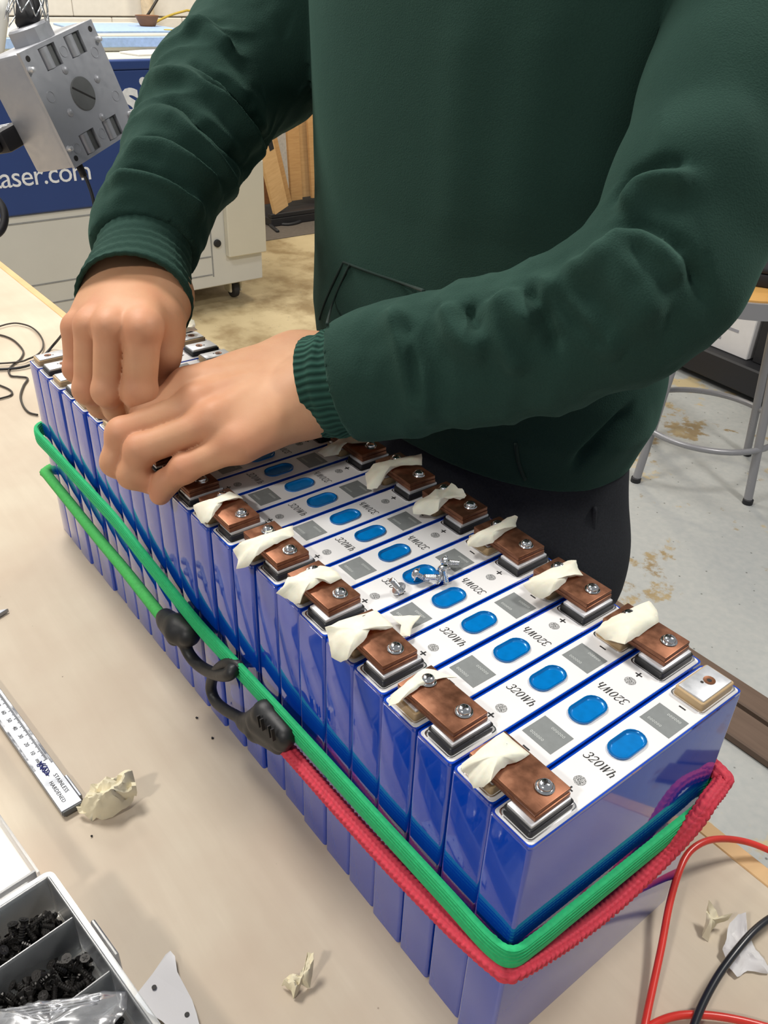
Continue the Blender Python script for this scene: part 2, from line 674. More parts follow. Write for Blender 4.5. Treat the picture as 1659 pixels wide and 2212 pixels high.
def tube(bm, pts, r, n=10, closed=False, up=Vector((0, 0, 1))):
    rr = r if callable(r) else (lambda i: r)
    return sweep(bm, pts, lambda i, s: [(rr(i) * math.cos(2 * math.pi * k / n), rr(i) * math.sin(2 * math.pi * k / n)) for k in range(n)], closed, up)


def bar(bm, a, b, w, h, up=Vector((0, 0, 1))):
    a, b = Vector(a), Vector(b)
    return sweep(bm, [a, b], lambda i, s: [(-w / 2, -h / 2), (w / 2, -h / 2), (w / 2, h / 2), (-w / 2, h / 2)], up=up)


def frame(origin, xdir, ydir):
    x = Vector(xdir).normalized()
    z = x.cross(Vector(ydir)).normalized()
    y = z.cross(x)
    m = Matrix((x, y, z)).transposed().to_4x4()
    m.translation = Vector(origin)
    return m


def text_mesh(name, s, size, mat, mw, parent=None, shear=0.0, extrude=0.0, align='LEFT', space=1.0, bold=0.0):
    cu = bpy.data.curves.new(name, 'FONT')
    cu.body = s
    cu.size = size
    cu.shear = shear
    cu.extrude = extrude
    cu.offset = bold
    cu.align_x = align
    cu.space_character = space
    cu.resolution_u = 3
    tmp = bpy.data.objects.new(name + '_tmp', cu)
    COL.objects.link(tmp)
    dg = bpy.context.evaluated_depsgraph_get()
    me = bpy.data.meshes.new_from_object(tmp.evaluated_get(dg))
    bpy.data.objects.remove(tmp)
    me.materials.clear()
    me.materials.append(mat)
    me.transform(mw)
    return link(name, me, None, parent)


# strokes with a width at each point: italic roman figures "320Wh"
def stroke(bm, pts, mw):
    P = [Vector((x, y, 0)) for x, y, w in pts]
    for i in range(len(P) - 1):
        pass
    L, R = [], []
    for i, p in enumerate(P):
        a = P[max(0, i - 1)]
        b = P[min(len(P) - 1, i + 1)]
        t = (b - a).normalized()
        nrm = Vector((-t.y, t.x, 0)) * pts[i][2] * 0.5
        L.append(bm.verts.new(mw @ (p + nrm)))
        R.append(bm.verts.new(mw @ (p - nrm)))
    for i in range(len(P) - 1):
        bm.faces.new((R[i], R[i + 1], L[i + 1], L[i]))


def arc(cx, cy, rx, ry, a0, a1, n, wf):
    return [(cx + rx * math.cos(math.radians(a0 + (a1 - a0) * k / n)), cy + ry * math.sin(math.radians(a0 + (a1 - a0) * k / n)), wf(k / n)) for k in range(n + 1)]


def glyphs_320Wh(bm, h, mw):
    """upright units: height 1; italic by shear in mw"""
    th, tk = 0.045, 0.13
    bell = lambda t: th + (tk - th) * math.sin(math.pi * t)
    g = []
    x = 0.0
    # 3
    g.append([(x + 0.06, 0.80, tk), (x + 0.10, 0.86, tk)] + arc(x + 0.26, 0.76, 0.22, 0.24, 130, -70, 8, bell) + [(x + 0.2, 0.53, th)])
    g.append([(x + 0.2, 0.53, th)] + arc(x + 0.24, 0.27, 0.27, 0.27, 80, -150, 9, bell) + [(x + 0.02, 0.18, tk)])
    x += 0.66
    # 2
    g.append([(x + 0.04, 0.76, tk)] + arc(x + 0.25, 0.74, 0.22, 0.26, 160, -30, 8, bell) + [(x + 0.3, 0.4, tk * 0.8), (x + 0.04, 0.06, th)])
    g.append([(x + 0.02, 0.05, 0.1), (x + 0.42, 0.05, 0.1), (x + 0.49, 0.2, th)])
    x += 0.66
    # 0
    g.append(arc(x + 0.25, 0.5, 0.22, 0.5, 90, 450, 16, lambda t: th + (tk - th) * abs(math.sin(2 * math.pi * t))))
    x += 0.64
    # W
    g.append([(x + 0.1, 1.0, tk), (x + 0.24, 0.02, tk)])
    g.append([(x + 0.24, 0.02, th), (x + 0.46, 0.95, th)])
    g.append([(x + 0.42, 1.0, tk), (x + 0.56, 0.02, tk)])
    g.append([(x + 0.56, 0.02, th), (x + 0.78, 0.98, th)])
    g.append([(x + 0.0, 1.0, th), (x + 0.22, 1.0, th)])
    g.append([(x + 0.68, 1.0, th), (x + 0.9, 1.0, th)])
    x += 0.98
    # h
    g.append([(x + 0.08, 1.02, tk), (x + 0.08, 0.0, tk)])
    g.append([(x + 0.08, 0.42, th)] + arc(x + 0.26, 0.38, 0.17, 0.24, 140, 10, 6, lambda t: th + (tk - th) * t) + [(x + 0.43, 0.0, tk)])
    g.append([(x - 0.02, 1.02, th), (x + 0.08, 1.02, th)])
    g.append([(x - 0.02, 0.02, th), (x + 0.18, 0.02, th)])
    g.append([(x + 0.34, 0.02, th), (x + 0.54, 0.02, th)])
    sc = Matrix.Diagonal((h, h, h, 1))
    sh = Matrix(((1, 0.22, 0, -1.75), (0, 1, 0, -0.5), (0, 0, 1, 0), (0, 0, 0, 1)))
    for s in g:
        stroke(bm, s, mw @ sc @ sh)


# ------------------------------------------------------------------ signed-distance modelling (body, hoodie, trousers)
class SDF:
    def __init__(self, lo, hi, h):
        self.h = h
        self.lo = np.array(lo, float)
        self.n = np.ceil((np.array(hi) - self.lo) / h).astype(int) + 1
        self.ax = [self.lo[i] + h * np.arange(self.n[i]) for i in range(3)]
        self.D = np.full(self.n, 0.05, np.float32)

    def region(self, lo, hi):
        a = np.clip(np.floor((np.array(lo) - self.lo) / self.h).astype(int), 0, self.n)
        b = np.clip(np.ceil((np.array(hi) - self.lo) / self.h).astype(int) + 1, 0, self.n)
        return tuple(slice(a[i], b[i]) for i in range(3))

    def grid(self, sl):
        return np.meshgrid(self.ax[0][sl[0]], self.ax[1][sl[1]], self.ax[2][sl[2]], indexing='ij', sparse=True)

    def cone(self, a, b, ra, rb, k=0.008, mode='add', D=None):
        D = self.D if D is None else D
        a, b = np.array(a, float), np.array(b, float)
        pad = max(ra, rb) + k + 4 * self.h
        sl = self.region(np.minimum(a, b) - pad, np.maximum(a, b) + pad)
        if any(s.stop <= s.start for s in sl):
            return
        X, Y, Z = self.grid(sl)
        d = b - a
        L2 = max(float(d @ d), 1e-12)
        t = np.clip(((X - a[0]) * d[0] + (Y - a[1]) * d[1] + (Z - a[2]) * d[2]) / L2, 0, 1)
        q = np.sqrt((X - a[0] - t * d[0]) ** 2 + (Y - a[1] - t * d[1]) ** 2 + (Z - a[2] - t * d[2]) ** 2) - (ra + (rb - ra) * t)
        self.put(D, sl, q, k, mode)

    def put(self, D, sl, q, k, mode='add'):
        cur = D[sl]
        if mode == 'add':
            D[sl] = np.minimum(cur, q) - np.maximum(k - np.abs(cur - q), 0) ** 2 / (4 * k)
        else:
            q = -q
            D[sl] = np.maximum(cur, q) + np.maximum(k - np.abs(cur - q), 0) ** 2 / (4 * k)

    def ellipsoid(self, c, r, k=0.01, mode='add', D=None, R=None):
        D = self.D if D is None else D
        c, r = np.array(c, float), np.array(r, float)
        pad = r.max() + k + 4 * self.h
        sl = self.region(c - pad, c + pad)
        X, Y, Z = self.grid(sl)
        x, y, z = X - c[0], Y - c[1], Z - c[2]
        if R is not None:
            R = np.array(R)
            x, y, z = (R[0, 0] * x + R[1, 0] * y + R[2, 0] * z, R[0, 1] * x + R[1, 1] * y + R[2, 1] * z, R[0, 2] * x + R[1, 2] * y + R[2, 2] * z)
        k0 = np.sqrt((x / r[0]) ** 2 + (y / r[1]) ** 2 + (z / r[2]) ** 2)
        k1 = np.sqrt((x / r[0] ** 2) ** 2 + (y / r[1] ** 2) ** 2 + (z / r[2] ** 2) ** 2)
        self.put(D, sl, k0 * (k0 - 1) / np.maximum(k1, 1e-6), k, mode)

    def column(self, zs, cs, rs, k=0.02, D=None, p=2.3):
        """stack of rounded oval sections: cs (x, y), rs (a, b) at heights zs"""
        D = self.D if D is None else D
        zs = np.array(zs)
        cs, rs = np.array(cs), np.array(rs)
        pad = k + 6 * self.h
        lo = np.array([(cs[:, 0] - rs[:, 0]).min() - pad, (cs[:, 1] - rs[:, 1]).min() - pad, zs[0] - pad])
        hi = np.array([(cs[:, 0] + rs[:, 0]).max() + pad, (cs[:, 1] + rs[:, 1]).max() + pad, zs[-1] + pad])
        sl = self.region(lo, hi)
        X, Y, Z = self.grid(sl)
        f = lambda v: np.interp(Z, zs, v)
        cx, cy, a, b = f(cs[:, 0]), f(cs[:, 1]), f(rs[:, 0]), f(rs[:, 1])
        u, v = np.abs(X - cx) / a, np.abs(Y - cy) / b
        rad = (u ** p + v ** p) ** (1 / p)
        q = (rad - 1) * np.minimum(a, b)
        q = np.maximum(q, np.maximum(zs[0] - Z, Z - zs[-1]))
        self.put(D, sl, q, k)

    def chain(self, pts, rs, k=0.006, D=None):
        for i in range(len(pts) - 1):
            self.cone(pts[i], pts[i + 1], rs[i], rs[i + 1], k, D=D)

    def mesh(self):
        """surface nets"""
        D = self.D
        n = D.shape
        S_ = D < 0
        cells = None
        acc = np.zeros((n[0] - 1, n[1] - 1, n[2] - 1), bool)
        allin = np.ones_like(acc)
        for i in (0, 1):
            for j in (0, 1):
                for k in (0, 1):
                    c = S_[i:n[0] - 1 + i, j:n[1] - 1 + j, k:n[2] - 1 + k]
                    acc |= c
                    allin &= c
        act = acc & ~allin
        idx = np.argwhere(act)
        lut = np.full(act.shape, -1, np.int64)
        lut[act] = np.arange(len(idx))
        pos = np.zeros((len(idx), 3))
        cnt = np.zeros(len(idx))
        cor = [(i, j, k) for i in (0, 1) for j in (0, 1) for k in (0, 1)]
        for a in cor:
            for ax in range(3):
                if a[ax] == 0:
                    b = list(a)
                    b[ax] = 1
                    da = D[idx[:, 0] + a[0], idx[:, 1] + a[1], idx[:, 2] + a[2]]
                    db = D[idx[:, 0] + b[0], idx[:, 1] + b[1], idx[:, 2] + b[2]]
                    m = (da < 0) != (db < 0)
                    t = np.where(m, da / np.where(m, da - db, 1), 0)
                    p = np.array(a, float)[None, :] + t[:, None] * (np.array(b, float) - np.array(a, float))[None, :]
                    pos += np.where(m[:, None], p, 0)
                    cnt += m
        pos = self.lo + self.h * (idx + pos / cnt[:, None])
        quads = []
        for ax in range(3):
            o1, o2 = [x for x in range(3) if x != ax]
            s0 = [slice(1, n[x] - 1) for x in range(3)]
            s0[ax] = slice(0, n[ax] - 1)
            s1 = list(s0)
            s1[ax] = slice(1, n[ax])
            a, b = S_[tuple(s0)], S_[tuple(s1)]
            for flip, m in ((False, a & ~b), (True, b & ~a)):
                e = np.argwhere(m)
                if not len(e):
                    continue
                base = e.copy()
                base[:, o1] += 1
                base[:, o2] += 1
                q = []
                for d1, d2 in ((0, 0), (1, 0), (1, 1), (0, 1)):
                    c = base.copy()
                    c[:, o1] -= 1 - d1
                    c[:, o2] -= 1 - d2
                    q.append(lut[c[:, 0], c[:, 1], c[:, 2]])
                q = np.stack(q, 1)
                if (ax == 1) != flip:
                    q = q[:, ::-1]
                quads.append(q)
        quads = np.concatenate(quads)
        quads = quads[(quads >= 0).all(1)]
        return pos, quads


def smooth_mesh(pos, quads, it=2, lam=0.5):
    n = len(pos)
    e = np.concatenate([quads[:, [i, (i + 1) % 4]] for i in range(4)])
    deg = np.bincount(e[:, 0], minlength=n) + np.bincount(e[:, 1], minlength=n)
    for _ in range(it):
        s = np.zeros_like(pos)
        for c in range(3):
            s[:, c] = np.bincount(e[:, 0], pos[e[:, 1], c], n) + np.bincount(e[:, 1], pos[e[:, 0], c], n)
        pos = pos + lam * (s / np.maximum(deg, 1)[:, None] - pos)
    return pos


def np_mesh(name, pos, quads):
    me = bpy.data.meshes.new(name)
    me.vertices.add(len(pos))
    me.vertices.foreach_set('co', np.asarray(pos, np.float32).ravel())
    me.loops.add(quads.size)
    me.loops.foreach_set('vertex_index', quads.astype(np.int32).ravel())
    me.polygons.add(len(quads))
    me.polygons.foreach_set('loop_start', np.arange(0, quads.size, 4, dtype=np.int32))
    me.update(calc_edges=True)
    me.validate()
    me.polygons.foreach_set('use_smooth', [True] * len(me.polygons))
    return me


# ================================================================== SETTING
def structure(name, bm, mat, smooth=None):
    o = obj(name, bm, mat, None, smooth)
    o['kind'] = 'structure'
    return o


structure('floor', newbox((-3.0, -6.0, FLOOR_Z - 0.1), (5.0, 3.0, FLOOR_Z)), M_FLOOR)
wall = structure('wall_back', newbox((5.02, -6.0, FLOOR_Z), (5.2, 3.0, 2.2)), M_MORTAR)
blk = None
for r in range(5):
    z0 = 0.238 + 0.2 * (r - 2)
    for c in range(9):
        y1 = 0.4 - 0.42 * c + (0.21 if r % 2 else 0)
        if blk is None:
            blk = obj('block', newbox((-0.03, -0.418, 0.003), (0.02, -0.001, 0.197), 0.004, 1), M_WALL, wall)
            o = blk
        else:
            o = dup(blk, wall)
        o.location = (5.02, y1, z0)
# ================================================================== TABLE
t = thing('workbench', 'pale plywood workbench top carrying the battery row', 'workbench')
obj('table_top', newbox((-0.95, -0.218, -0.024), (1.72, 0.75, 0.0), 0.0015, 1), M_PLY, t)
obj('edge_strip', newbox((-0.95, -0.232, -0.04), (1.72, -0.2185, -0.0015), 0.001, 1), M_BOARD2, t)
for x in (-0.85, 1.62):
    for y in (-0.16, 0.68):
        obj('leg', newbox((x - 0.04, y - 0.04, FLOOR_Z), (x + 0.04, y + 0.04, -0.0245), 0.003, 1), M_BOARD2, t)
# ================================================================== CELLS
near_x = {0: -.0004, 1: .0253, 2: .0534, 3: .0795, 4: .1073, 5: .1341, 6: .1601, 7: .1874, 8: .2138, 9: .2389, 10: .2650, 11: .2918, 12: .3180, 17: .4489, 18: .4770, 19: .4994, 20: .5299, 21: .5521, 22: .5820, 23: .6087}
near_y = {0: .0034, 1: .0012, 2: .0008, 3: .0008, 4: -.0008, 5: -.0016, 6: -.0020, 7: -.0036, 8: -.0042, 9: -.0024, 10: -.0016, 11: .0000, 12: .0006, 17: .0008, 18: .0002, 19: .0020, 20: .0018, 21: .0030, 22: .0026, 23: .0024}
ks = sorted(near_x)
xs_near = np.interp(np.arange(24), ks, [near_x[k] for k in ks])
cx_all = np.arange(24) * T - 0.0008 * 1
CX = 0.55 * xs_near + 0.45 * np.interp(np.arange(24), [0, 1, 3, 5, 7, 23], [-.0021, .0243, .0787, .1334, .1904, .6085])
CY = np.interp(np.arange(24), ks, [near_y[k] for k in ks])
# thickness of each cell up to its neighbour
CT = np.diff(np.append(CX, CX[-1] + 0.0235))

ORD = ['nearest', 'second', 'third', 'fourth', 'fifth', 'sixth', 'seventh', 'eighth', 'ninth', 'tenth', 'eleventh', 'twelfth', 'thirteenth', 'fourteenth', 'fifteenth', 'sixteenth', 'seventeenth', 'eighteenth', 'nineteenth', 'twentieth', 'twenty-first', 'twenty-second', 'twenty-third', 'farthest']


def stadium(cx, cy, w, l, n=10):
    """long axis along y"""
    r = w / 2
    pts = []
    for k in range(n + 1):
        a = math.pi * k / n
        pts.append((cx + r * math.cos(a), cy + l / 2 - r + r * math.sin(a)))
    for k in range(n + 1):
        a = math.pi + math.pi * k / n
        pts.append((cx + r * math.cos(a), cy - l / 2 + r + r * math.sin(a)))
    return pts


def loft(bm, loops):
    """loops: list of (pts2d, z); joined ring by ring; last capped"""
    rings = [[bm.verts.new((x, y, z)) for x, y in pts] for pts, z in loops]
    n = len(rings[0])
    for a, b in zip(rings, rings[1:]):
        for i in range(n):
            j = (i + 1) % n
            bm.faces.new((a[i], a[j], b[j], b[i]))
    bm.faces.new(rings[-1])
    return rings


# cell in its own frame: origin at base, x 0..0.0262 away from the near end, y from 0 (near long side) to -W
CW = 0.0257


def cell_proto():
    c = thing('battery_cell', '', 'battery cell')
    bm = bmesh.new()
    prism(bm, rrect(0.0002, -W, CW, 0.0, 0.0022, 4), 0.0, H - 0.0012, 0.0009, 2)
    obj('shrink_wrap', bm, M_WRAP, c, 40)
    # folded blue lip left around the top edge
    bm = bmesh.new()
    ring_prism(bm, rrect(0.0004, -W + 0.0003, CW - 0.0002, -0.0003, 0.0022, 4), rrect(0.0017, -W + 0.0022, CW - 0.0015, -0.0022, 0.0016, 4), H - 0.0018, H + 0.0002)
    obj('wrap_lip', bm, M_WRAP, c, 40)
    # bright top plate seen at the two ends, and the label that covers the middle
    bm = bmesh.new()
    prism(bm, rrect(0.0013, -W + 0.0012, CW - 0.0011, -0.0012, 0.0022, 3), H - 0.001, H + 0.0004, 0.0002, 1)
    obj('top_plate', bm, M_LABEL, c, 40)
    bm = bmesh.new()
    ro, ri = stadium(0.0130, -W / 2, 0.0128, 0.0230), stadium(0.0130, -W / 2, 0.0112, 0.0214)
    ring_prism(bm, ro, ri, H, H + 0.0016)
    v = obj('vent', bm, M_VENT, c, 50)
    bm = bmesh.new()
    loft(bm, [(stadium(0.0130, -W / 2, 0.0114, 0.0216), H + 0.0015), (stadium(0.0130, -W / 2, 0.0098, 0.0198), H + 0.00045), (stadium(0.0130, -W / 2, 0.0078, 0.0176), H + 0.00042)])
    obj('vent_film', bm, M_VENT2, v, 50)
    zi = H + 0.00055
    bm = bmesh.new()
    glyphs_320Wh(bm, 0.0050, Matrix.Translation((0.0132, -0.0602, zi)) @ Matrix.Rotation(math.pi, 4, 'Z'))
    obj('rating_print', bm, M_INK, c)
    bm = bmesh.new()
    box(bm, (0.0118, -0.0397, zi - 0.0001), (0.0126, -0.0357, zi))
    box(bm, (0.0102, -0.0381, zi - 0.0001), (0.0142, -0.0373, zi))
    obj('plus_mark', bm, M_INK, c)
    obj('minus_mark', newbox((0.0098, -0.1236, zi - 0.0001), (0.0138, -0.1227, zi)), M_INK, c)
    bm = bmesh.new()
    lathe(bm, [(0.0030, zi - 0.0002), (0.0030, zi)], 18, Matrix.Translation((0.0124, -0.0452, 0)))
    obj('round_mark', bm, M_DOT, c)
    g = obj('code_patch', newbox((0.0032, -0.1168, zi - 0.0002), (0.0212, -0.1002, zi)), M_CODE, c)
    # short rows of pale figures around where the square code stood
    rows = None
    for s, mw in (('000000', Matrix.Translation((0.0185, -0.1028, zi + 0.0001)) @ Matrix.Rotation(math.pi, 4, 'Z')),
                  ('000000', Matrix.Translation((0.0056, -0.1142, zi + 0.0001)))):
        text_mesh('code_figures', s, 0.0024, M_CODEINK, mw, g, space=1.15)
    for sgn in (1, -1):
        # sgn 1: + terminal at the near side
        y0, y1 = (-0.0334, -0.0020) if sgn > 0 else (-W + 0.0020, -W + 0.0334)
        bm = bmesh.new()
        ring_prism(bm, rrect(0.0026, y0, 0.0230, y1, 0.0026, 4), rrect(0.0032, y0 + 0.0006, 0.0224, y1 - 0.0006, 0.0021, 4), H, H + 0.0011)
        te = obj('terminal', newbox((0.0052, y0 + 0.0030, H + 0.0026), (0.0206, y1 - 0.0030, H + 0.0064), 0.0005, 2), M_ALU, c, 40)
        te['label'] = 'positive terminal on a black gasket' if sgn > 0 else 'negative terminal on a tan gasket'
        obj('terminal_rim', bm, M_RIM, te, 40)
        bm = bmesh.new()
        prism(bm, rrect(0.0040, y0 + 0.0016, 0.0217, y1 - 0.0016, 0.0016, 3), H + 0.0003, H + 0.0047 if sgn > 0 else H + 0.0054, 0.0004, 1)
        obj('gasket', bm, M_GASKET_BLACK if sgn > 0 else M_GASKET_TAN, te, 40)
        hy = (y0 + y1) / 2 + (-0.002 if sgn > 0 else -0.002)
        if sgn < 0:
            hy = (y0 + y1) / 2 - 0.003
        bm = bmesh.new()
        zt = H + 0.0064
        m4 = Matrix.Translation((0.0126, hy, 0))
        lathe(bm, [(0.0032, zt - 0.0004), (0.0032, zt + 0.0003), (0.0024, zt + 0.00015), (0.0016, zt + 0.00008), (0.0, zt + 0.00008)], 16, m4)
        th_ = obj('threaded_hole', bm, M_COPPERHOLE, te, 30)
        bm = bmesh.new()
        lathe(bm, [(0.0015, zt + 0.00005), (0.0013, zt + 0.00018), (0.0, zt + 0.00016)], 6, m4)
        obj('bore', bm, M_DARKHOLE, th_)
        bm = bmesh.new()
        lathe(bm, [(0.0009, zt - 0.0004), (0.0009, zt + 0.0001), (0.0, zt + 0.0001)], 10, Matrix.Translation((0.0142, hy + 0.0042, 0)))
        obj('dimple', bm, M_DARKHOLE, te)
    return c


proto = cell_proto()
cells = []
for i in range(24):
    c = proto if i == 0 else dup(proto)
    cells.append(c)
ends = {0: 'blue 320Wh battery cell at the near end of the row, its far terminal bare',
        23: 'blue 320Wh battery cell at the far end of the row, beside the thin black cables'}
for i, c in enumerate(cells):
    c['category'] = 'battery cell'
    c['group'] = 'battery cells bound in a row'
    c['label'] = ends.get(i, 'blue 320Wh battery cell, %s in the row from the red-cord end' % ORD[i])
    sx = CT[i] / 0.0265
    if i % 2 == 0:
        c.location = (CX[i], CY[i], 0)
        c.scale = (sx, 1, 1)
    else:
        c.location = (CX[i] + 0.0257 * sx, CY[i] - W, 0)
        c.rotation_euler = (0, 0, math.pi)
        c.scale = (sx, 1, 1)
bpy.context.view_layer.update()

# ================================================================== BUSBARS AND SCREWS
def pan_screw_head(bm, z0, r=0.0036):
    lathe(bm, [(r * 0.98, z0), (r * 1.0, z0 + 0.0008), (r * 0.86, z0 + 0.0018), (r * 0.55, z0 + 0.0025), (r * 0.24, z0 + 0.0027), (r * 0.2, z0 + 0.0020), (0, z0 + 0.0018)], 20)
    return bm


def screw_parts(parent, loc, cs):
    s = obj('screw', cs[0].copy() if False else pan_screw_head(bmesh.new(), 0.0007), M_STEEL, parent, 40)
    s.location = loc
    bm = bmesh.new()
    lathe(bm, [(0.0044, 0), (0.0046, 0.0004), (0.0043, 0.0008), (0.0030, 0.0009)], 20)
    obj('washer', bm, M_STEEL, s, 40)
    bm = bmesh.new()
    for a in (0.4, 0.4 + math.pi / 2):
        r = bmesh.ops.create_cube(bm, size=1)
        bmesh.ops.transform(bm, matrix=Matrix.Translation((0, 0, 0.0031)) @ Matrix.Rotation(a, 4, 'Z') @ Matrix.Diagonal((0.0034, 0.0007, 0.0006, 1)), verts=r['verts'])
    obj('cross_slot', bm, M_DARKHOLE, s)
    return s


ZB = H + 0.0065   # top of the terminals
BZ = 0.0028       # plate thickness


def busbar_proto():
    b = thing('busbar', '', 'busbar')
    for k in range(2):
        bm = newbox((-0.0207 + 0.0005 * k, -0.0113, k * BZ + 0.0001 * k), (0.0207 + 0.0003 * k, 0.0113, (k + 1) * BZ), 0.00035, 2)
        obj('plate', bm, M_COPPER, b, 40)
    for sx in (-1, 1):
        screw_parts(b, (sx * 0.0131, -0.002, 2 * BZ + 0.0001), [None])
    return b


bus0 = busbar_proto()
rnd = random.Random(3)
WHERE_N = ['at the red-cord corner', 'with both screws showing', 'third from the red-cord corner', 'fourth from the red-cord corner', 'fifth from the red-cord corner', 'sixth from the red-cord corner', 'beside the little finger', 'glimpsed between the ring and little fingers']
WHERE_F = ['next to the bare terminal', 'second from the bare terminal', 'third from the bare terminal', 'fourth from the bare terminal', 'fifth from the bare terminal', 'under the left cuff']
n_bar = 0
BUS = {}
for side, cnt in (('n', 8), ('f', 6)):
    for k in range(cnt):
        i = 2 * k if side == 'n' else 2 * k + 1
        b = bus0 if n_bar == 0 else dup(bus0)
        n_bar += 1
        x0 = CX[i] + CT[i] / 2 * 0.98
        x1 = CX[i + 1] + CT[i + 1] / 2 * 0.98
        cy = (CY[i] + CY[i + 1]) / 2
        y = cy - 0.0172 if side == 'n' else cy - W + 0.0172
        b.location = ((x0 + x1) / 2 + 0.0004, y + rnd.uniform(-.0008, .0008), ZB)
        yaw = rnd.uniform(-0.03, 0.03)
        if side == 'n' and k == 1:
            yaw = 0.02
        b.rotation_euler = (0, 0, yaw)
        b['category'] = 'busbar'
        b['group'] = 'copper busbars across the near terminals' if side == 'n' else 'copper busbars across the far terminals'
        b['label'] = ('double copper busbar on the near-side terminals, ' + WHERE_N[k]) if side == 'n' else ('double copper busbar on the far-side terminals, ' + WHERE_F[k])
        BUS[side + str(k)] = b

# ================================================================== MASKING TAPE
def fan_sheet(pts, center, rings=5, crink=0.0008, seed=0, dense=3):
    """thin crumpled sheet from an outline (world points), fanned round a centre"""
    P = [Vector(p) for p in pts]
    out = []
    n = len(P)
    for i in range(n):
        for k in range(dense):
            t = k / dense
            p = P[i].lerp(P[(i + 1) % n], t)
            if k:
                d = (P[(i + 1) % n] - P[i]).length
                p += noise.noise_vector(p * 300 + Vector((seed, 0, 0))) * min(0.0007, d * 0.08)
            out.append(p)
    C = Vector(center)
    bm = bmesh.new()
    m = len(out)
    rr = []
    for r in range(1, rings + 1):
        f = r / rings
        ring = []
        for p in out:
            q = C.lerp(p, f)
            # stay near the centre height, then droop to the outline height
            q.z = C.z + (p.z - C.z) * f ** 2.6
            nz = noise.noise(q * 140 + Vector((seed * 3.1, 0, 0))) + 0.5 * noise.noise(q * 380 + Vector((0, seed, 0)))
            q.z += crink * nz
            ring.append(bm.verts.new(q))
        rr.append(ring)
    c = bm.verts.new(C)
    for i in range(m):
        bm.faces.new((c, rr[0][i], rr[0][(i + 1) % m]))
    for a, b in zip(rr, rr[1:]):
        for i in range(m):
            j = (i + 1) % m
            bm.faces.new((a[i], b[i], b[j], a[j]))
    bmesh.ops.recalc_face_normals(bm, faces=bm.faces)
    # give the sheet thickness: a second skin just below, joined along the border
    vmap = {}
    top = list(bm.faces)
    border = [e for e in bm.edges if len(e.link_faces) == 1]
    for v in list(bm.verts):
        vmap[v] = bm.verts.new(v.co - Vector((0.00008, 0.00008, 0.00022)))
    for f in top:
        bm.faces.new([vmap[v] for v in f.verts][::-1])
    for e in border:
        a, b_ = e.verts
        bm.faces.new((a, b_, vmap[b_], vmap[a]))
    return bm


def crop(x0, y0, s):
    return lambda x, y: (x0 + x / s, y0 + y / s)


ZT = ZB + 2 * BZ + 0.0006    # just above a busbar
LO = H + 0.0050              # just above a terminal with no bar


def tape(label, f, pts, c, seed, crink=0.0008, part=None, group=None):
    """pts: (x, y, height) measured outline; heights in mm over the busbar top"""
    W_ = [at(*f(c[0] + (x - c[0]) * 1.10, c[1] + (y - c[1]) * 1.10), ZT + h * 0.001) for x, y, h in pts]
    C = at(*f(c[0], c[1]), ZT + c[2] * 0.001)
    o = obj('masking_tape', fan_sheet(W_, C, 6, crink, seed), M_TAPE, None, 60)
    tag(o, label, 'masking tape', group)
    return o


GN, GF = 'tape pieces on the near busbars', 'tape pieces on the far busbars'
f1 = crop(960, 1560, 5.53)
tape('masking tape scrap over the busbar at the red-cord corner', f1, [(245, 490, -1), (450, 320, 0), (700, 145, 0), (850, 270, 0), (985, 380, .4), (840, 465, 1), (740, 490, .8), (640, 580, .6), (560, 680, .4), (480, 740, -3), (370, 755, -6), (325, 670, -5), (310, 600, -4), (240, 575, -3)], (640, 410, 4.2), 1, group=GN)
f7 = crop(740, 1360, 5.53)
tape('yellowish masking tape strip behind the busbar with both screws showing', f7, [(580, 885, -4.5), (600, 770, -3), (780, 620, -1), (960, 480, 0), (1080, 500, 0), (1200, 540, 0), (1320, 575, -2), (1140, 580, 0), (1020, 640, .3), (920, 670, .6), (800, 760, .4), (690, 850, .3)], (880, 650, 1.6), 2, 0.0005, group=GN)
f6 = crop(560, 1180, 5.53)
tape('large masking tape patch on the third near busbar, beside a loose flap', f6, [(820, 970, 0), (1050, 880, .4), (1370, 780, 0), (1480, 880, 0), (1565, 960, 0), (1480, 990, .5), (1390, 990, 1.5), (1310, 990, 3), (1270, 1080, 2), (1150, 1200, .5), (1060, 1320, -3), (990, 1345, -6), (890, 1290, -7), (875, 1190, -5), (850, 1060, -3)], (1180, 1010, 4.6), 3, 0.0009, group=GN)
tape('folded masking tape piece with a sharp crease on the fourth near busbar', f6, [(330, 450, -2), (365, 380, -1), (540, 310, 0), (720, 245, 0), (840, 260, 0), (900, 320, 0), (955, 380, 0), (830, 440, .8), (740, 420, 1.5), (670, 450, 3), (560, 520, 1), (500, 645, -3), (430, 655, -6), (330, 590, -7), (240, 550, -7)], (640, 390, 4.4), 4, 0.0012, group=GN)
f5 = crop(330, 900, 2.1545)
tape('masking tape with a torn lower tail on the fifth near busbar', f5, [(385, 612, -3), (430, 580, -1), (540, 545, 0), (640, 512, 0), (646, 555, 0), (600, 572, 1.4), (560, 590, 2), (510, 622, .6), (484, 640, .3), (452, 684, -5), (400, 697, -8), (408, 655, -6)], (520, 572, 4.2), 5, 0.0009, group=GN)
f5b = crop(320, 1020, 5.53)
tape('wrinkled masking tape half covering a screw on the sixth near busbar', f5b, [(565, 395, -3), (760, 320, -1), (960, 245, 0), (1040, 265, 0), (1105, 315, 0), (980, 335, .8), (890, 345, 2), (830, 440, 1.5), (760, 520, .3), (720, 580, -3), (650, 585, -6), (600, 500, -5)], (830, 370, 4.0), 6, 0.001, group=GN)
g3 = crop(900, 1050, 2.186)
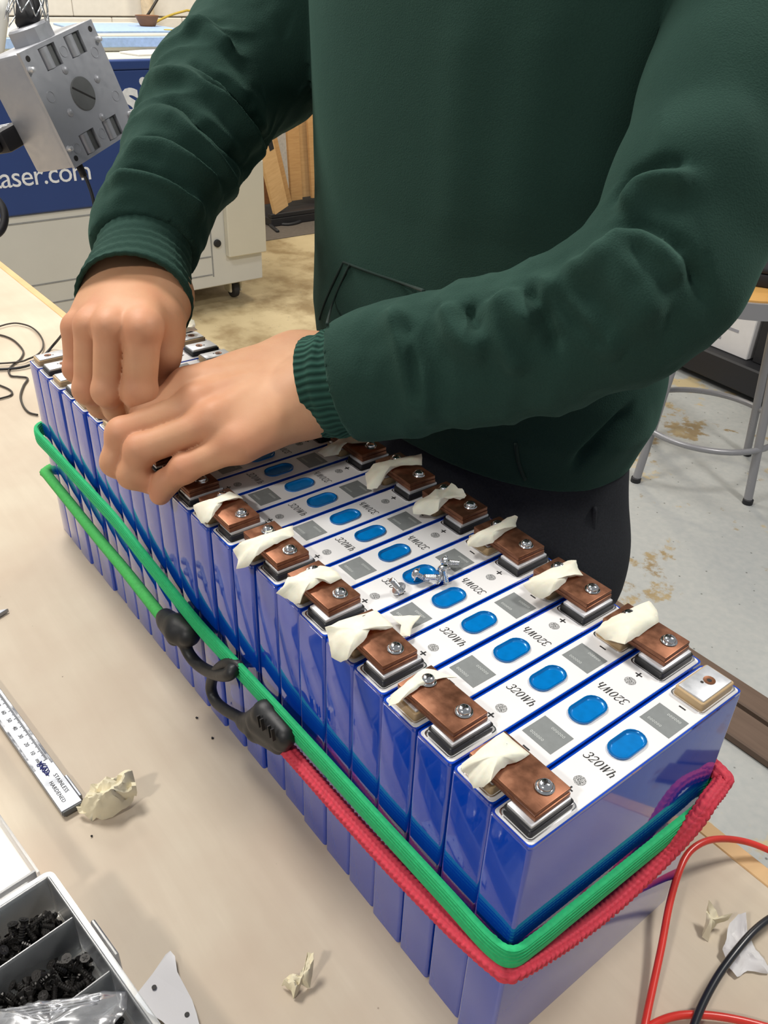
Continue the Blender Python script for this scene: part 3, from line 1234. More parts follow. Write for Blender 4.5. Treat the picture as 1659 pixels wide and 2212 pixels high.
tape('masking tape leaf on the far busbar next to the bare terminal', g3, [(858, 685, -4), (890, 645, -2), (1000, 590, 0), (1090, 550, 1), (1122, 590, 1), (1132, 640, .4), (1060, 690, .6), (1020, 715, .5), (985, 738, .2), (900, 715, -4)], (1010, 645, 4.2), 7, group=GF)
f3 = crop(1080, 1180, 5.53)
tape('masking tape leaf with a curled left end on the second far busbar', f3, [(310, 460, -3), (420, 370, -1), (620, 270, 0), (800, 190, 1), (890, 188, 2), (905, 260, 1), (965, 352, 0), (860, 360, .5), (800, 365, .6), (770, 430, .6), (650, 515, .3), (600, 570, -2), (520, 605, -5), (440, 580, -5), (375, 530, -4)], (680, 390, 4.4), 8, group=GF)
f2 = crop(860, 1030, 5.53)
tape('small pale tape flap stuck across the edge of a grey printed patch', crop(0, 0, 1), [(848, 1332, -8.0), (884, 1330, -8.0), (906, 1331, -7.6), (890, 1352, -7.8), (885, 1371, -8.2), (864, 1372, -8.2), (868, 1350, -7.8)], (880, 1348, -7.2), 14, 0.0004)
tape('ragged masking tape strip on the third far busbar, by the loose screws', f2, [(850, 765, -4), (880, 715, -3), (1100, 600, 0), (1250, 530, 1), (1370, 480, 3), (1402, 492, 3), (1380, 560, 2), (1385, 605, 1), (1260, 660, .5), (1200, 715, .5), (1130, 780, -.5), (960, 822, -4), (860, 810, -5)], (1130, 660, 4.4), 9, group=GF)
tape('wavy masking tape strip on the fourth far busbar, curling upward at its tip', f2, [(200, 365, -4), (230, 300, -3), (340, 240, 0), (450, 165, .5), (560, 160, 1), (625, 95, 4), (740, 160, 5), (785, 220, 4), (765, 245, 3), (715, 270, 1.5), (620, 235, 3), (575, 290, .6), (480, 385, -1), (390, 438, -5), (210, 420, -6)], (500, 260, 4.2), 10, 0.0013, group=GF)
f1b = crop(660, 900, 5.53)
tape('long masking tape strip pointing at the dark hoodie on the fifth far busbar', f1b, [(740, 675, -4), (830, 570, -1), (1000, 530, 0), (1150, 495, 1), (1352, 455, 4), (1356, 580, 3), (1260, 560, 1.5), (1060, 600, 1.4), (960, 690, .4), (905, 795, -4), (870, 838, -6), (760, 832, -6)], (1020, 590, 4.0), 11, 0.001, group=GF)
tape('shaded brownish masking tape under the ribbed left cuff', f1b, [(170, 420, -5), (300, 330, -2), (450, 255, 0), (560, 240, .8), (730, 235, 3), (785, 292, 2), (640, 285, .6), (500, 300, .6), (430, 370, .2), (395, 445, -4), (300, 455, -6), (240, 462, -6)], (420, 320, 1.6), 12, 0.0012, group=GF)
f8 = crop(360, 670, 5.53)
o = tape('crumpled tape flag on the far-side terminals beside the right cuff', f8, [(150, 280, -5), (170, 200, -4), (240, 160, 2), (275, 118, 7), (320, 130, 8), (335, 180, 5), (310, 175, 5), (360, 240, -4), (280, 250, -5)], (245, 205, 1.5), 13, 0.002)
# bare strip of tape lying on the label of the sixth cell
fl = crop(740, 1360, 1.0)

# ================================================================== LOOSE SCREWS ON THE CELLS
def loose_screw_mesh():
    bm = bmesh.new()
    pr = [(0.0, -0.0085), (0.0016, -0.0085)]
    for k in range(7):
        z = -0.0083 + k * 0.0011
        pr += [(0.0019, z), (0.0015, z + 0.00055)]
    pr += [(0.0019, -0.0003), (0.0044, -0.0002), (0.0046, 0.0003), (0.0035, 0.0006), (0.0036, 0.0012), (0.0031, 0.0022), (0.0020, 0.0029), (0.0008, 0.0031), (0.0006, 0.0024), (0, 0.0022)]
    lathe(bm, pr, 16)
    me = bpy.data.meshes.new('loose_screw')
    bmesh.ops.recalc_face_normals(bm, faces=bm.faces)
    bm.to_mesh(me)
    bm.free()
    me.polygons.foreach_set('use_smooth', [True] * len(me.polygons))
    me.set_sharp_from_angle(angle=math.radians(35))
    me.materials.append(M_STEEL)
    return me


lsm = loose_screw_mesh()
LS = [(900, 1246, (1.25, 0.0, 2.2), 'loose washer-head screw lying over the left end of the blue vent'),
      (944, 1252, (1.75, 0.0, -0.4), 'loose screw tipped head down at the right end of the blue vent'),
      (957, 1243, (0.75, 0.3, 0.9), 'loose screw with its round washer head turned to the camera'),
      (962, 1219, (1.4, 0.0, 2.6), 'loose screw lying across the corner of the grey printed patch'),
      (861, 1273, (2.7, 0.4, 0.3), 'loose screw standing on its head on the rating print')]
for x, y, r, lab in LS:
    o = link('loose_screw', lsm)
    lowest = 0
    o.rotation_euler = r
    R3 = o.rotation_euler.to_matrix()
    lowest = min((R3 @ v.co).z for v in lsm.vertices)
    p = at(x, y, H + 0.0035)
    p.z = H + 0.0007 - lowest
    o.location = p
    tag(o, lab, 'screw', 'loose screws on the cells')

# ================================================================== ELASTIC CORDS
YN = 0.0062       # near face, clear of the cells
XE = -0.0065


def corner_path(pts):
    return resample(spline(pts, 10), 0.0011)


def near_pts(lst, off):
    return [at(x, y, off, 1) for x, y in lst]


xr = CX[23] + CT[23]
# green band: closed loop round the whole row
zg = lambda x: np.interp(x, [0, 0.10, 0.2, 0.31, 0.45, 0.56, 0.63], [0.1108, 0.1040, 0.0985, 0.0965, 0.112, 0.112, 0.1115])
loop = []
for x in np.linspace(0.006, xr - 0.006, 22):
    loop.append(Vector((x, YN + 0.0008 + np.interp(x, [0, .2, .6], [.0035, .0, .003]), zg(x))))
loop += [Vector((xr + 0.0045, 0.004, 0.112)), Vector((xr + 0.0062, -0.004, 0.112))]
for y in np.linspace(-0.02, -W + 0.01, 6):
    loop.append(Vector((xr + 0.006, y, 0.112)))
loop += [Vector((xr + 0.004, -W - 0.002, 0.112))]
for x in np.linspace(xr - 0.01, 0.01, 10):
    loop.append(Vector((x, -W - 0.0065, 0.108)))
loop += [Vector((-0.0015, -0.1606, 0.1065)), Vector((-0.0068, -0.1540, 0.1055))]
for y in np.linspace(-W + 0.02, -0.008, 7):
    loop.append(Vector((-0.0070, y, np.interp(y, [-W, 0], [0.1045, 0.1110]))))
loop += [Vector((-0.0052, 0.0060, 0.1110))]
gpath = resample(spline(loop, 10, True), 0.0016)


def band_section(i, s):
    # flattened strap: a row of cords side by side, with ribs at its upper edge
    pts = []
    hts = [(-0.0085, 0.0010), (-0.0078, 0.0026), (-0.0045, 0.0032), (-0.0022, 0.0030), (-0.0014, 0.0020), (-0.0006, 0.0032), (0.0012, 0.0034), (0.0021, 0.0018), (0.0030, 0.0032), (0.0042, 0.0032), (0.0050, 0.0014), (0.0058, 0.0028), (0.0068, 0.0026), (0.0075, 0.0008), (0.0081, 0.0020), (0.0087, 0.0006)]
    w = 0.0003 * math.sin(s * 2 * math.pi / 0.0032)
    for b, a in hts:
        pts.append((a + w, b * .82))
    for b, a in hts[::-1]:
        pts.append((-a * 0.6, b * .82))
    return pts


g = thing('elastic_band', 'wide green ribbed elastic band strapped round all the blue cells', 'elastic band', (0.3, YN, 0.1))
o = obj('strap', sweep(bmesh.new(), gpath, band_section, True), M_GREEN, None, 32)
o.parent = g
o.matrix_parent_inverse = Matrix.Translation((-0.3, -YN, -0.1))


def braid(bm, pts, r, pitch=0.0032, cols=8, amp=0.0005, n=24):
    def sec(i, s):
        out = []
        for k in range(n):
            th = 2 * math.pi * k / n
            c = cols * k / n
            ci = int(c)
            fc = c - ci
            ph = s / pitch + (fc if ci % 2 else 1 - fc) * 0.8
            bumpv = abs(math.sin(math.pi * ph)) ** 0.6 * (math.sin(math.pi * fc) ** 0.4 if 0 < fc < 1 else 0.0)
            q = r - amp + amp * 1.6 * bumpv
            out.append((q * math.cos(th), q * math.sin(th)))
        return out
    return sweep(bm, pts, sec)


# red braided bungee: hook on the near face, round the near corner, along the end face, round the far corner
rn = near_pts([(606, 1602), (660, 1662), (740, 1752), (830, 1850), (915, 1938), (985, 2008), (1040, 2058)], 0.0095)
rpts = rn + [Vector((0.0012, 0.0088, 0.0985)), Vector((-0.0044, 0.0076, 0.0990)), Vector((-0.0062, 0.0020, 0.0985))]
re_ = [at(x, y, o_, 0) for x, y, o_ in [(1170, 2062, -.0068), (1240, 2016, -.0068), (1330, 1946, -.0072), (1430, 1852, -.009), (1500, 1775, -.0118), (1532, 1728, -.0108)]]
rpts += re_ + [Vector((-0.0072, -0.1560, 0.1165)), Vector((-0.0006, -0.1618, 0.118)), Vector((0.06, -W - 0.0075, 0.116)), Vector((0.2, -W - 0.0075, 0.108))]
rpath = resample(spline(rpts, 12), 0.0007)
rc = thing('bungee_cord', 'red braided bungee cord with a black moulded hook', 'bungee cord', rn[0])


def under(root, o):
    o.parent = root
    o.matrix_parent_inverse = Matrix.Translation(-Vector(root.location))
    return o


under(rc, obj('cord', braid(bmesh.new(), rpath, 0.0049, 0.0036, 8, 0.0008, 32), M_RED, None, 180))
# light green round bungee from the far left end
ln = [at(x, y, 0.0105, 1) for x, y in [(104, 1028), (150, 1085), (210, 1160), (270, 1232), (320, 1295), (352, 1335)]]
lpts = [Vector((0.45, -W - 0.0075, 0.062)), Vector((xr - 0.01, -W - 0.0075, 0.063)), Vector((xr + 0.007, -W + 0.004, 0.064)), Vector((xr + 0.0075, -0.08, 0.066)), Vector((xr + 0.0075, -0.012, 0.067)), Vector((xr + 0.003, 0.0065, 0.0665))] + ln
lc = thing('bungee_cord', 'light green bungee cord with a plain black hook', 'bungee cord', ln[-1])
under(lc, obj('cord', braid(bmesh.new(), resample(spline(lpts, 12), 0.0008), 0.0047, 0.0022, 10, 0.0003, 20), M_GREEN2, None, 180))


def blob_sdf(lo, hi, h, fn):
    s = SDF(lo, hi, h)
    fn(s)
    p, q = s.mesh()
    return smooth_mesh(p, q, 2)


def hp(x, y, off=0.012):
    return at(x, y, off, 1)


def hook_mesh(name, shank, rad, body, root, mat):
    """moulded body (list of (a, b, ra, rb)) plus wire hook along shank points, one moulding"""
    pts = resample(spline(shank, 10), 0.0012)
    allp = np.array([list(p) for p in pts] + [list(a) for a, b, ra, rb in body] + [list(b) for a, b, ra, rb in body])
    s = SDF(allp.min(0) - 0.018, allp.max(0) + 0.018, 0.0010)
    for a, b in zip(pts[:-1:2], pts[2::2]):
        s.cone(a, b, rad, rad, 0.001)
    for a, b, ra, rb in body:
        s.cone(a, b, ra, rb, 0.004)
    p, q = s.mesh()
    me = np_mesh(name, smooth_mesh(p, q, 2), q)
    return under(root, link(name, me, mat))


# light green cord's hook
hk = [hp(392, 1362, .013), hp(402, 1400, .014), hp(420, 1428, .013), hp(445, 1447, .012), hp(470, 1457, .013), hp(492, 1458, .014), hp(504, 1448, .0115), hp(498, 1440, .008), hp(484, 1442, .006)]
hook_mesh('hook', hk, 0.0042, [(hp(358, 1335, .013), hp(385, 1362, .014), .0075, .0105), (hp(385, 1350, .012), hp(408, 1372, .011), .0085, .0085), (hp(362, 1345, .014), hp(378, 1378, .014), .0068, .0062)], lc, M_HOOK)
# red cord's hook
hk = [hp(545, 1568, .013), hp(515, 1549, .014), hp(488, 1534, .0145), hp(466, 1515, .014), hp(456, 1490, .013), hp(459, 1465, .012), hp(470, 1447, .011), hp(486, 1435, .010), hp(503, 1434, .0085), hp(520, 1440, .0065)]
h2 = hook_mesh('hook', hk, 0.0038, [(hp(532, 1558, .0125), hp(574, 1541, .0115), .0052, .0082), (hp(574, 1541, .0115), hp(618, 1589, .0115), .0082, .0070), (hp(530, 1565, .0125), hp(556, 1578, .0125), .0052, .0072), (hp(556, 1578, .0125), hp(603, 1609, .0120), .0072, .0062), (hp(562, 1560, .0128), hp(610, 1599, .0122), .0085, .0072)], rc, M_HOOK)
# grip slots of the red cord's hook
gx = (hp(603, 1599, .013) - hp(553, 1554, .013)).normalized()
gy = (hp(565, 1585, .013) - hp(590, 1555, .013)).normalized()
for sx_, sy_ in ((560, 1558), (567, 1565), (583, 1580), (590, 1587)):
    p = hp(sx_, sy_, .0204)
    bm = bmesh.new()
    bmesh.ops.create_cube(bm, size=1)
    bmesh.ops.transform(bm, matrix=frame(p, gx, gy) @ Matrix.Diagonal((0.0011, 0.0085, 0.0022, 1)), verts=bm.verts)
    s_ = under(rc, obj('grip_slot', bm, M_DARKHOLE, None))
bpy.context.view_layer.update()

# ================================================================== PERSON
person = thing('person', 'person in a dark green hoodie and charcoal trousers leaning over the cells with both hands', 'person', (0.45, -0.38, FLOOR_Z))


def to_person(o):
    o.parent = person
    o.matrix_parent_inverse = Matrix.Translation(-Vector(person.location))
    return o


def zpt(x, y, z):
    return np.array(at(x, y, z))


def dpt(x, y, d):
    return np.array(deep(x, y, d))


def build_hand(palm, fingers, thumb, tendons, wrinkles, h=0.0011):
    allp = np.array([p for seg in palm for p in seg[:2]] + [p for f in fingers + [thumb] for p in f[0]])
    s = SDF(allp.min(0) - 0.04, allp.max(0) + 0.04, h)
    for a, b, ra, rb in palm:
        s.cone(a, b, ra, rb, 0.014)
    Df = np.full(s.n, 0.05, np.float32)
    for pts, rs in fingers:
        Dq = np.full(s.n, 0.05, np.float32)
        s.chain(pts, rs, 0.005, D=Dq)
        # knuckle swell at the middle joint
        s.ellipsoid(pts[1], (rs[1] * 1.03,) * 3, 0.003, D=Dq)
        full = tuple(slice(0, k) for k in s.n)
        s.put(Df, full, Dq, 0.0006)
    Dt = np.full(s.n, 0.05, np.float32)
    s.chain(thumb[0], thumb[1], 0.007, D=Dt)
    full = tuple(slice(0, k) for k in s.n)
    s.put(Df, full, Dt, 0.003)
    s.put(s.D, full, Df, 0.007)
    for a, b, r in tendons:
        s.cone(a, b, r, r, 0.006)
    for a, b, r, k in wrinkles:
        s.cone(a, b, r, r, k, 'sub')
    p, q = s.mesh()
    return smooth_mesh(p, q, 2, 0.45), q


# right hand (person's right): back of the hand to the camera, fingers down on the cells
RS = 1.05
rpt = lambda x, y, d: dpt(x, y, d * RS)
R_W1, R_W2 = rpt(258, 612, .603), rpt(345, 640, .600)
r_f = {
    'index': ([rpt(309, 712, .538), rpt(301, 846, .552), rpt(303, 885, .588), rpt(296, 915, .618)], [.0122, .0116, .0100, .0085]),
    'middle': ([rpt(237, 706, .540), rpt(232, 845, .552), rpt(252, 884, .584), rpt(270, 908, .608)], [.0106, .0099, .0090, .0080]),
    'ring': ([rpt(193, 706, .553), rpt(189, 842, .566), rpt(217, 876, .593), rpt(243, 893, .612)], [.0104, .0094, .0086, .0076]),
    'pinky': ([rpt(163, 712, .570), rpt(165, 798, .578), rpt(185, 832, .600), rpt(207, 846, .615)], [.0096, .0085, .0077, .0068]),
}
r_thumb = ([rpt(352, 690, .572), rpt(352, 765, .572), rpt(340, 835, .585), rpt(312, 885, .605), rpt(295, 912, .618)], [.0135, .0118, .0108, .0092, .0075])
r_palm = []
R_WM = (R_W1 + R_W2) / 2
for nm, rr in (('index', .0130), ('middle', .0118), ('ring', .0110), ('pinky', .0104)):
    base = {'index': R_W2 * .75 + R_W1 * .25, 'middle': R_W2 * .45 + R_W1 * .55, 'ring': R_W2 * .2 + R_W1 * .8, 'pinky': R_W1}[nm]
    r_palm.append((base, base + (r_f[nm][0][0] - base) * .92, .0228, rr))
r_palm.append((R_W2, rpt(355, 720, .575), .022, .0145))
r_palm.append((rpt(300, 560, .66), R_W1, .025, .0225))
r_palm.append((rpt(330, 560, .66), R_W2, .024, .0215))
r_palm.append((rpt(345, 330, .74), rpt(315, 560, .66), .034, .028))
r_tend = []
for nm in ('index', 'middle', 'ring'):
    m = r_f[nm][0][0]
    up = np.array(CAM) - m
    up /= np.linalg.norm(up)
    r_tend.append((m + up * .0085 + (R_WM - m) * .02, m + (R_WM - m) * .75 + up * .012, .0042))
    r_tend.append((m + up * .0046, m + up * .0050 + (R_WM - m) * .03, .0078))
rp_, rq_ = build_hand(r_palm, list(r_f.values()), r_thumb, r_tend, [])

# left hand (person's left): reaches in from the right, fingers curled over the near edge
L_W1, L_W2 = zpt(640, 790, .243), zpt(668, 868, .240)
l_f = {
    'index': ([zpt(408, 838, .240), zpt(318, 895, .231), zpt(300, 935, .208), zpt(318, 955, .197)], [.0125, .0105, .0090, .0078]),
    'middle': ([zpt(432, 876, .238), zpt(266, 938, .224), zpt(250, 998, .206), zpt(288, 1025, .196)], [.0125, .0110, .0098, .0082]),
    'ring': ([zpt(468, 912, .235), zpt(304, 972, .219), zpt(285, 1025, .202), zpt(338, 1048, .193)], [.0118, .0104, .0093, .0078]),
    'pinky': ([zpt(520, 958, .226), zpt(398, 1012, .210), zpt(357, 1043, .198), zpt(346, 1068, .191)], [.0108, .0092, .0084, .0074]),
}
l_thumb = ([zpt(520, 805, .225), zpt(440, 840, .212), zpt(380, 880, .203), zpt(340, 915, .199)], [.0135, .0120, .0105, .0085])
l_palm = []
for nm, w, rr in (('index', .0, .0150), ('middle', .33, .0145), ('ring', .66, .0140), ('pinky', 1.0, .0135)):
    base = L_W1 * (1 - w) + L_W2 * w
    l_palm.append((base, l_f[nm][0][0], .0225, rr))
l_palm.append((zpt(590, 815, .240), zpt(470, 815, .234), .0180, .0135))
l_palm.append((zpt(800, 790, .246), L_W1, .0275, .0235))
l_palm.append((zpt(800, 840, .246), L_W2, .0265, .0225))
l_palm.append((zpt(1000, 775, .26), zpt(800, 815, .246), .038, .030))
l_tend = []
L_WM = (L_W1 + L_W2) / 2
for nm in ('index', 'middle', 'ring'):
    m = l_f[nm][0][0]
    up = np.array([-0.25, 0.2, 0.95])
    up /= np.linalg.norm(up)
    l_tend.append((m + up * .0090, m + (L_WM - m) * .6 + up * .0125, .0040))
    l_tend.append((m + up * .0048, m + up * .0052 + (L_WM - m) * .03, .0078))
lp_, lq_ = build_hand(l_palm, list(l_f.values()), l_thumb, l_tend, [])
pos = np.concatenate([rp_, lp_])
quads = np.concatenate([rq_, lq_ + len(rp_)])
me = np_mesh('body', pos, quads)
me.materials.append(M_SKIN)
kn = np.zeros(len(pos))
for f in list(r_f.values()) + list(l_f.values()):
    for j, rad, amt in ((0, .013, .55), (1, .011, .5), (2, .008, .3), (3, .009, .5)):
        d2 = ((pos - f[0][j]) ** 2).sum(1)
        kn = np.maximum(kn, amt * np.exp(-d2 / (2 * rad * rad)))
at_ = me.attributes.new('knuckle', 'FLOAT', 'POINT')
at_.data.foreach_set('value', kn.astype(np.float32))
to_person(link('body', me))


# ---- hoodie
def surf(sd, x, y, d0=0.4, d1=1.3):
    """first hit of the pixel ray with the present surface of sd"""
    prev = None
    for d in np.arange(d0, d1, sd.h * 0.8):
        p = CAM + ray(x, y) * d
        i = np.round((p - sd.lo) / sd.h).astype(int)
        if (i < 0).any() or (i >= sd.n).any():
            continue
        if sd.D[tuple(i)] < 0:
            return p
    return None


hd = SDF((0.04, -0.56, 0.09), (0.94, 0.02, 0.74), 0.0031)
zs = [.115, .135, .165, .20, .25, .32, .40, .48, .56, .62, .66, .70]
ctr = [(.435, -.372), (.435, -.372), (.435, -.370), (.437, -.370), (.440, -.371), (.445, -.371), (.448, -.371), (.450, -.372), (.45, -.376), (.45, -.385), (.45, -.39), (.45, -.395)]
rad = [(.188, .104), (.194, .108), (.205, .115), (.208, .117), (.204, .115), (.200, .112), (.200, .112), (.205, .112), (.208, .110), (.200, .10), (.14, .085), (.085, .075)]
hd.column(zs, ctr, rad, 0.012)
# left sleeve: wrist -> elbow -> shoulder
ls_pts = [dpt(745, 826, .585), dpt(820, 808, .578), dpt(900, 790, .572), dpt(1050, 762, .556), dpt(1200, 722, .540), dpt(1350, 655, .525), dpt(1432, 585, .520)]
ls_rad = [.0412, .0428, .0445, .0465, .0470, .0500, .0515]
us_pts = [dpt(1432, 585, .520), dpt(1510, 420, .520), dpt(1590, 230, .530), dpt(1690, -40, .54), np.array([.27, -.40, .60])]
us_rad = [.0515, .0545, .0590, .0630, .070]
DS = np.full(hd.n, 0.05, np.float32)
hd.chain(ls_pts, ls_rad, 0.012, D=DS)
hd.chain(us_pts, us_rad, 0.010, D=DS)
# right sleeve
rs_pts = [dpt(312, 545, .662), dpt(318, 500, .672), dpt(345, 440, .680), dpt(393, 352, .715), dpt(438, 265, .760), dpt(470, 200, .800)]
rs_rad = [.0408, .0412, .0415, .0465, .0530, .0600]
ru_pts = [dpt(470, 200, .800), dpt(560, 120, .835), dpt(680, -10, .830), np.array([.66, -.385, .58])]
ru_rad = [.0600, .0700, .0780, .078]
hd.chain(rs_pts, rs_rad, 0.012, D=DS)
hd.chain(ru_pts, ru_rad, 0.012, D=DS)
for p0, p1 in ((ls_pts[0], ls_pts[1]), (rs_pts[0], rs_pts[1])):
    nn = (p0 - p1) / np.linalg.norm(p0 - p1)
    sl = hd.region(p0 - .075, p0 + .075)
    X, Y, Z = hd.grid(sl)
    DS[sl] = np.maximum(DS[sl], (X - p0[0]) * nn[0] + (Y - p0[1]) * nn[1] + (Z - p0[2]) * nn[2])
hd.put(hd.D, tuple(slice(0, k) for k in hd.n), DS, 0.0012)


def fold(pts, r=0.010, k=0.010, sink=0.35, mode='add'):
    """raised (or sunken) crease along a polyline measured on the cloth"""
    W_ = []
    dense = []
    for (x0, y0), (x1, y1) in zip(pts, pts[1:]):
        n_ = max(1, int(math.hypot(x1 - x0, y1 - y0) / 9))
        dense += [(x0 + (x1 - x0) * k / n_, y0 + (y1 - y0) * k / n_) for k in range(n_)]
    dense.append(pts[-1])
    for x, y in dense:
        p = surf(hd, x, y)
        if p is not None and W_ and np.linalg.norm(p - W_[-1]) > .03:
            break
        if p is not None:
            W_.append(p)
    if len(W_) < 2:
        return
    F.append((W_, r, k, sink, mode))


F = []
# left sleeve: creases running across the forearm from its upper edge, and at the elbow
fold([(848, 670), (880, 745), (905, 830), (915, 900)], .0085, .010)
fold([(870, 690), (888, 740), (898, 800), (906, 868)], .006, .007, .1, 'sub')
fold([(965, 665), (985, 720), (1010, 745), (1060, 760)], .009, .008)
fold([(1010, 650), (1015, 690), (1040, 720)], .007, .008, .1, 'sub')
fold([(1070, 650), (1078, 720), (1110, 770), (1130, 800)], .010, .010)
fold([(1095, 640), (1130, 690), (1165, 700)], .009, .012)
fold([(1135, 625), (1175, 665), (1190, 720), (1200, 760)], .007, .008, .1, 'sub')
fold([(1165, 612), (1225, 660), (1290, 720), (1345, 760)], .011, .010)
fold([(1200, 640), (1250, 695), (1310, 745)], .007, .008, .1, 'sub')
fold([(1215, 600), (1300, 590), (1345, 640), (1390, 720)], .011, .012)
fold([(1270, 570), (1330, 560), (1390, 610), (1420, 690)], .011, .012)
fold([(1330, 500), (1400, 495), (1460, 530), (1500, 590), (1525, 640)], .010, .009, .1, 'sub')
fold([(1310, 530), (1390, 520), (1440, 555), (1475, 610)], .010, .012)
fold([(1330, 430), (1370, 385), (1430, 355), (1490, 362)], .011, .008, .1, 'sub')
fold([(1345, 470), (1390, 420), (1440, 395), (1500, 400)], .013, .014)
fold([(1400, 330), (1470, 300), (1560, 270), (1640, 250)], .010, .016)
# right sleeve: slanting creases of the elbow and stacked rings of the forearm
fold([(335, 245), (380, 270), (430, 320), (480, 380), (505, 420)], .012, .010)
fold([(345, 215), (400, 235), (460, 285), (520, 350), (545, 385)], .009, .009, .1, 'sub')
fold([(325, 165), (400, 175), (470, 225), (540, 300), (575, 350)], .013, .012)
fold([(415, 130), (490, 180), (560, 260), (580, 320)], .010, .010, .1, 'sub')
fold([(400, 55), (440, 70), (500, 120)], .010, .012)
fold([(270, 335), (315, 322), (365, 335), (430, 380), (470, 420)], .011, .009)
fold([(280, 312), (330, 300), (390, 330), (450, 375)], .007, .008, .1, 'sub')
fold([(240, 400), (285, 392), (330, 395), (390, 430), (440, 470)], .010, .009)
fold([(250, 375), (300, 368), (360, 388), (420, 425)], .007, .008, .1, 'sub')
fold([(235, 450), (290, 425), (360, 460), (400, 520)], .010, .010)
fold([(222, 510), (275, 487), (340, 500), (395, 550)], .009, .008)
# hem bulge and the slanting fold by the hip
fold([(1405, 870), (1340, 960), (1280, 1020), (1230, 1050)], .010, .016)
fold([(1360, 880), (1290, 950), (1240, 1005)], .007, .012, .1, 'sub')
# long soft vertical folds on the chest
fold([(1010, 0), (1000, 200), (985, 420), (975, 560)], .010, .03, .75)
fold([(1190, 0), (1160, 220), (1130, 420), (1110, 540)], .012, .03, .7)
fold([(1400, 0), (1340, 180), (1290, 350), (1250, 480)], .014, .03, .6)
# open at the hem and cuffs: cut the hem flat and hollow the cuffs
hp_, hq_ = hd.mesh()
hp_ = smooth_mesh(hp_, hq_, 2, 0.5)
# fine unevenness of the cloth
me = np_mesh('hoodie', hp_, hq_)
nrm = np.empty(len(hp_) * 3, np.float32)
me.vertices.foreach_get('normal', nrm)
nrm = nrm.reshape(-1, 3)
slv = np.where((hp_[:, 1] > -.238) | (hp_[:, 0] > .62), 1.0, .08)
dv = slv * np.array([noise.noise(Vector(p) * 34) * 0.0018 + noise.noise(Vector(p) * 85 + Vector((4, 0, 0))) * 0.0009 for p in hp_])
def axis_param(P, pts):
    best = np.full(len(P), 9.0)
    par = np.zeros(len(P))
    s0 = 0.0
    for a, b in zip(pts, pts[1:]):
        d = b - a
        L = np.linalg.norm(d)
        t_ = np.clip(((P - a) @ d) / (L * L), 0, 1)
        q = np.linalg.norm(P - a - t_[:, None] * d, axis=1)
        m_ = q < best
        best[m_] = q[m_]
        par[m_] = s0 + t_[m_] * L
        s0 += L
    return best, par


for pts, rmax, pitch, amp in ((rs_pts, .072, .034, .0034), (ls_pts, .062, .030, .0016)):
    q, par = axis_param(hp_, pts)
    wv = np.array([noise.noise(Vector(p) * 14) * 1.1 for p in hp_])
    msk = np.clip((rmax - q) / .012, 0, 1) * np.clip((par - .02) / .02, 0, 1)
    ph = par / pitch + wv
    dv += msk * amp * (1 - np.abs(np.sin(np.pi * ph)) * 1.4) * np.clip(.6 + wv, 0, 1.2)
# creases: valleys and rolls along the measured polylines
for W_, r, k, sink, mode in F:
    Q = np.array(W_)
    for _ in range(3):
        Q[1:-1] = (Q[:-2] + Q[1:-1] * 2 + Q[2:]) / 4
    big = k > .015
    w_ = .022 if big else (.0046 if mode == 'sub' else .0085)
    amp = (.0030 if big else .0125) if mode == 'add' else (-.0030 if big else -.0105)
    lo_, hi_ = Q.min(0) - 3 * w_, Q.max(0) + 3 * w_
    ix = np.where(((hp_ > lo_) & (hp_ < hi_)).all(1))[0]
    if not len(ix):
        continue
    P_ = hp_[ix]
    best = np.full(len(ix), 9.0)
    tt = np.zeros(len(ix))
    for j in range(len(Q) - 1):
        d = Q[j + 1] - Q[j]
        t_ = np.clip(((P_ - Q[j]) @ d) / max(d @ d, 1e-12), 0, 1)
        q_ = np.linalg.norm(P_ - Q[j] - t_[:, None] * d, axis=1)
        m_ = q_ < best
        best[m_] = q_[m_]
        tt[m_] = (j + t_[m_]) / (len(Q) - 1)
    taper = np.clip(np.sin(np.pi * np.clip(tt * .92 + .04, 0, 1)) * 1.8, 0, 1)
    dv[ix] += amp * taper * np.exp(-(best / w_) ** 2)
for p0, p1 in ((ls_pts[0], ls_pts[1]), (rs_pts[0], rs_pts[1])):
    nn = (p1 - p0) / np.linalg.norm(p1 - p0)
    near_ = np.linalg.norm(hp_ - p0, axis=1) < .09
    dv[near_] *= np.clip(((hp_[near_] - p0) @ nn - .002) / .022, 0, 1)
me.vertices.foreach_set('co', (hp_ + nrm * dv[:, None]).astype(np.float32).ravel())
me.update()
me.materials.append(M_FLEECE)
hoodie = to_person(link('hoodie', me))


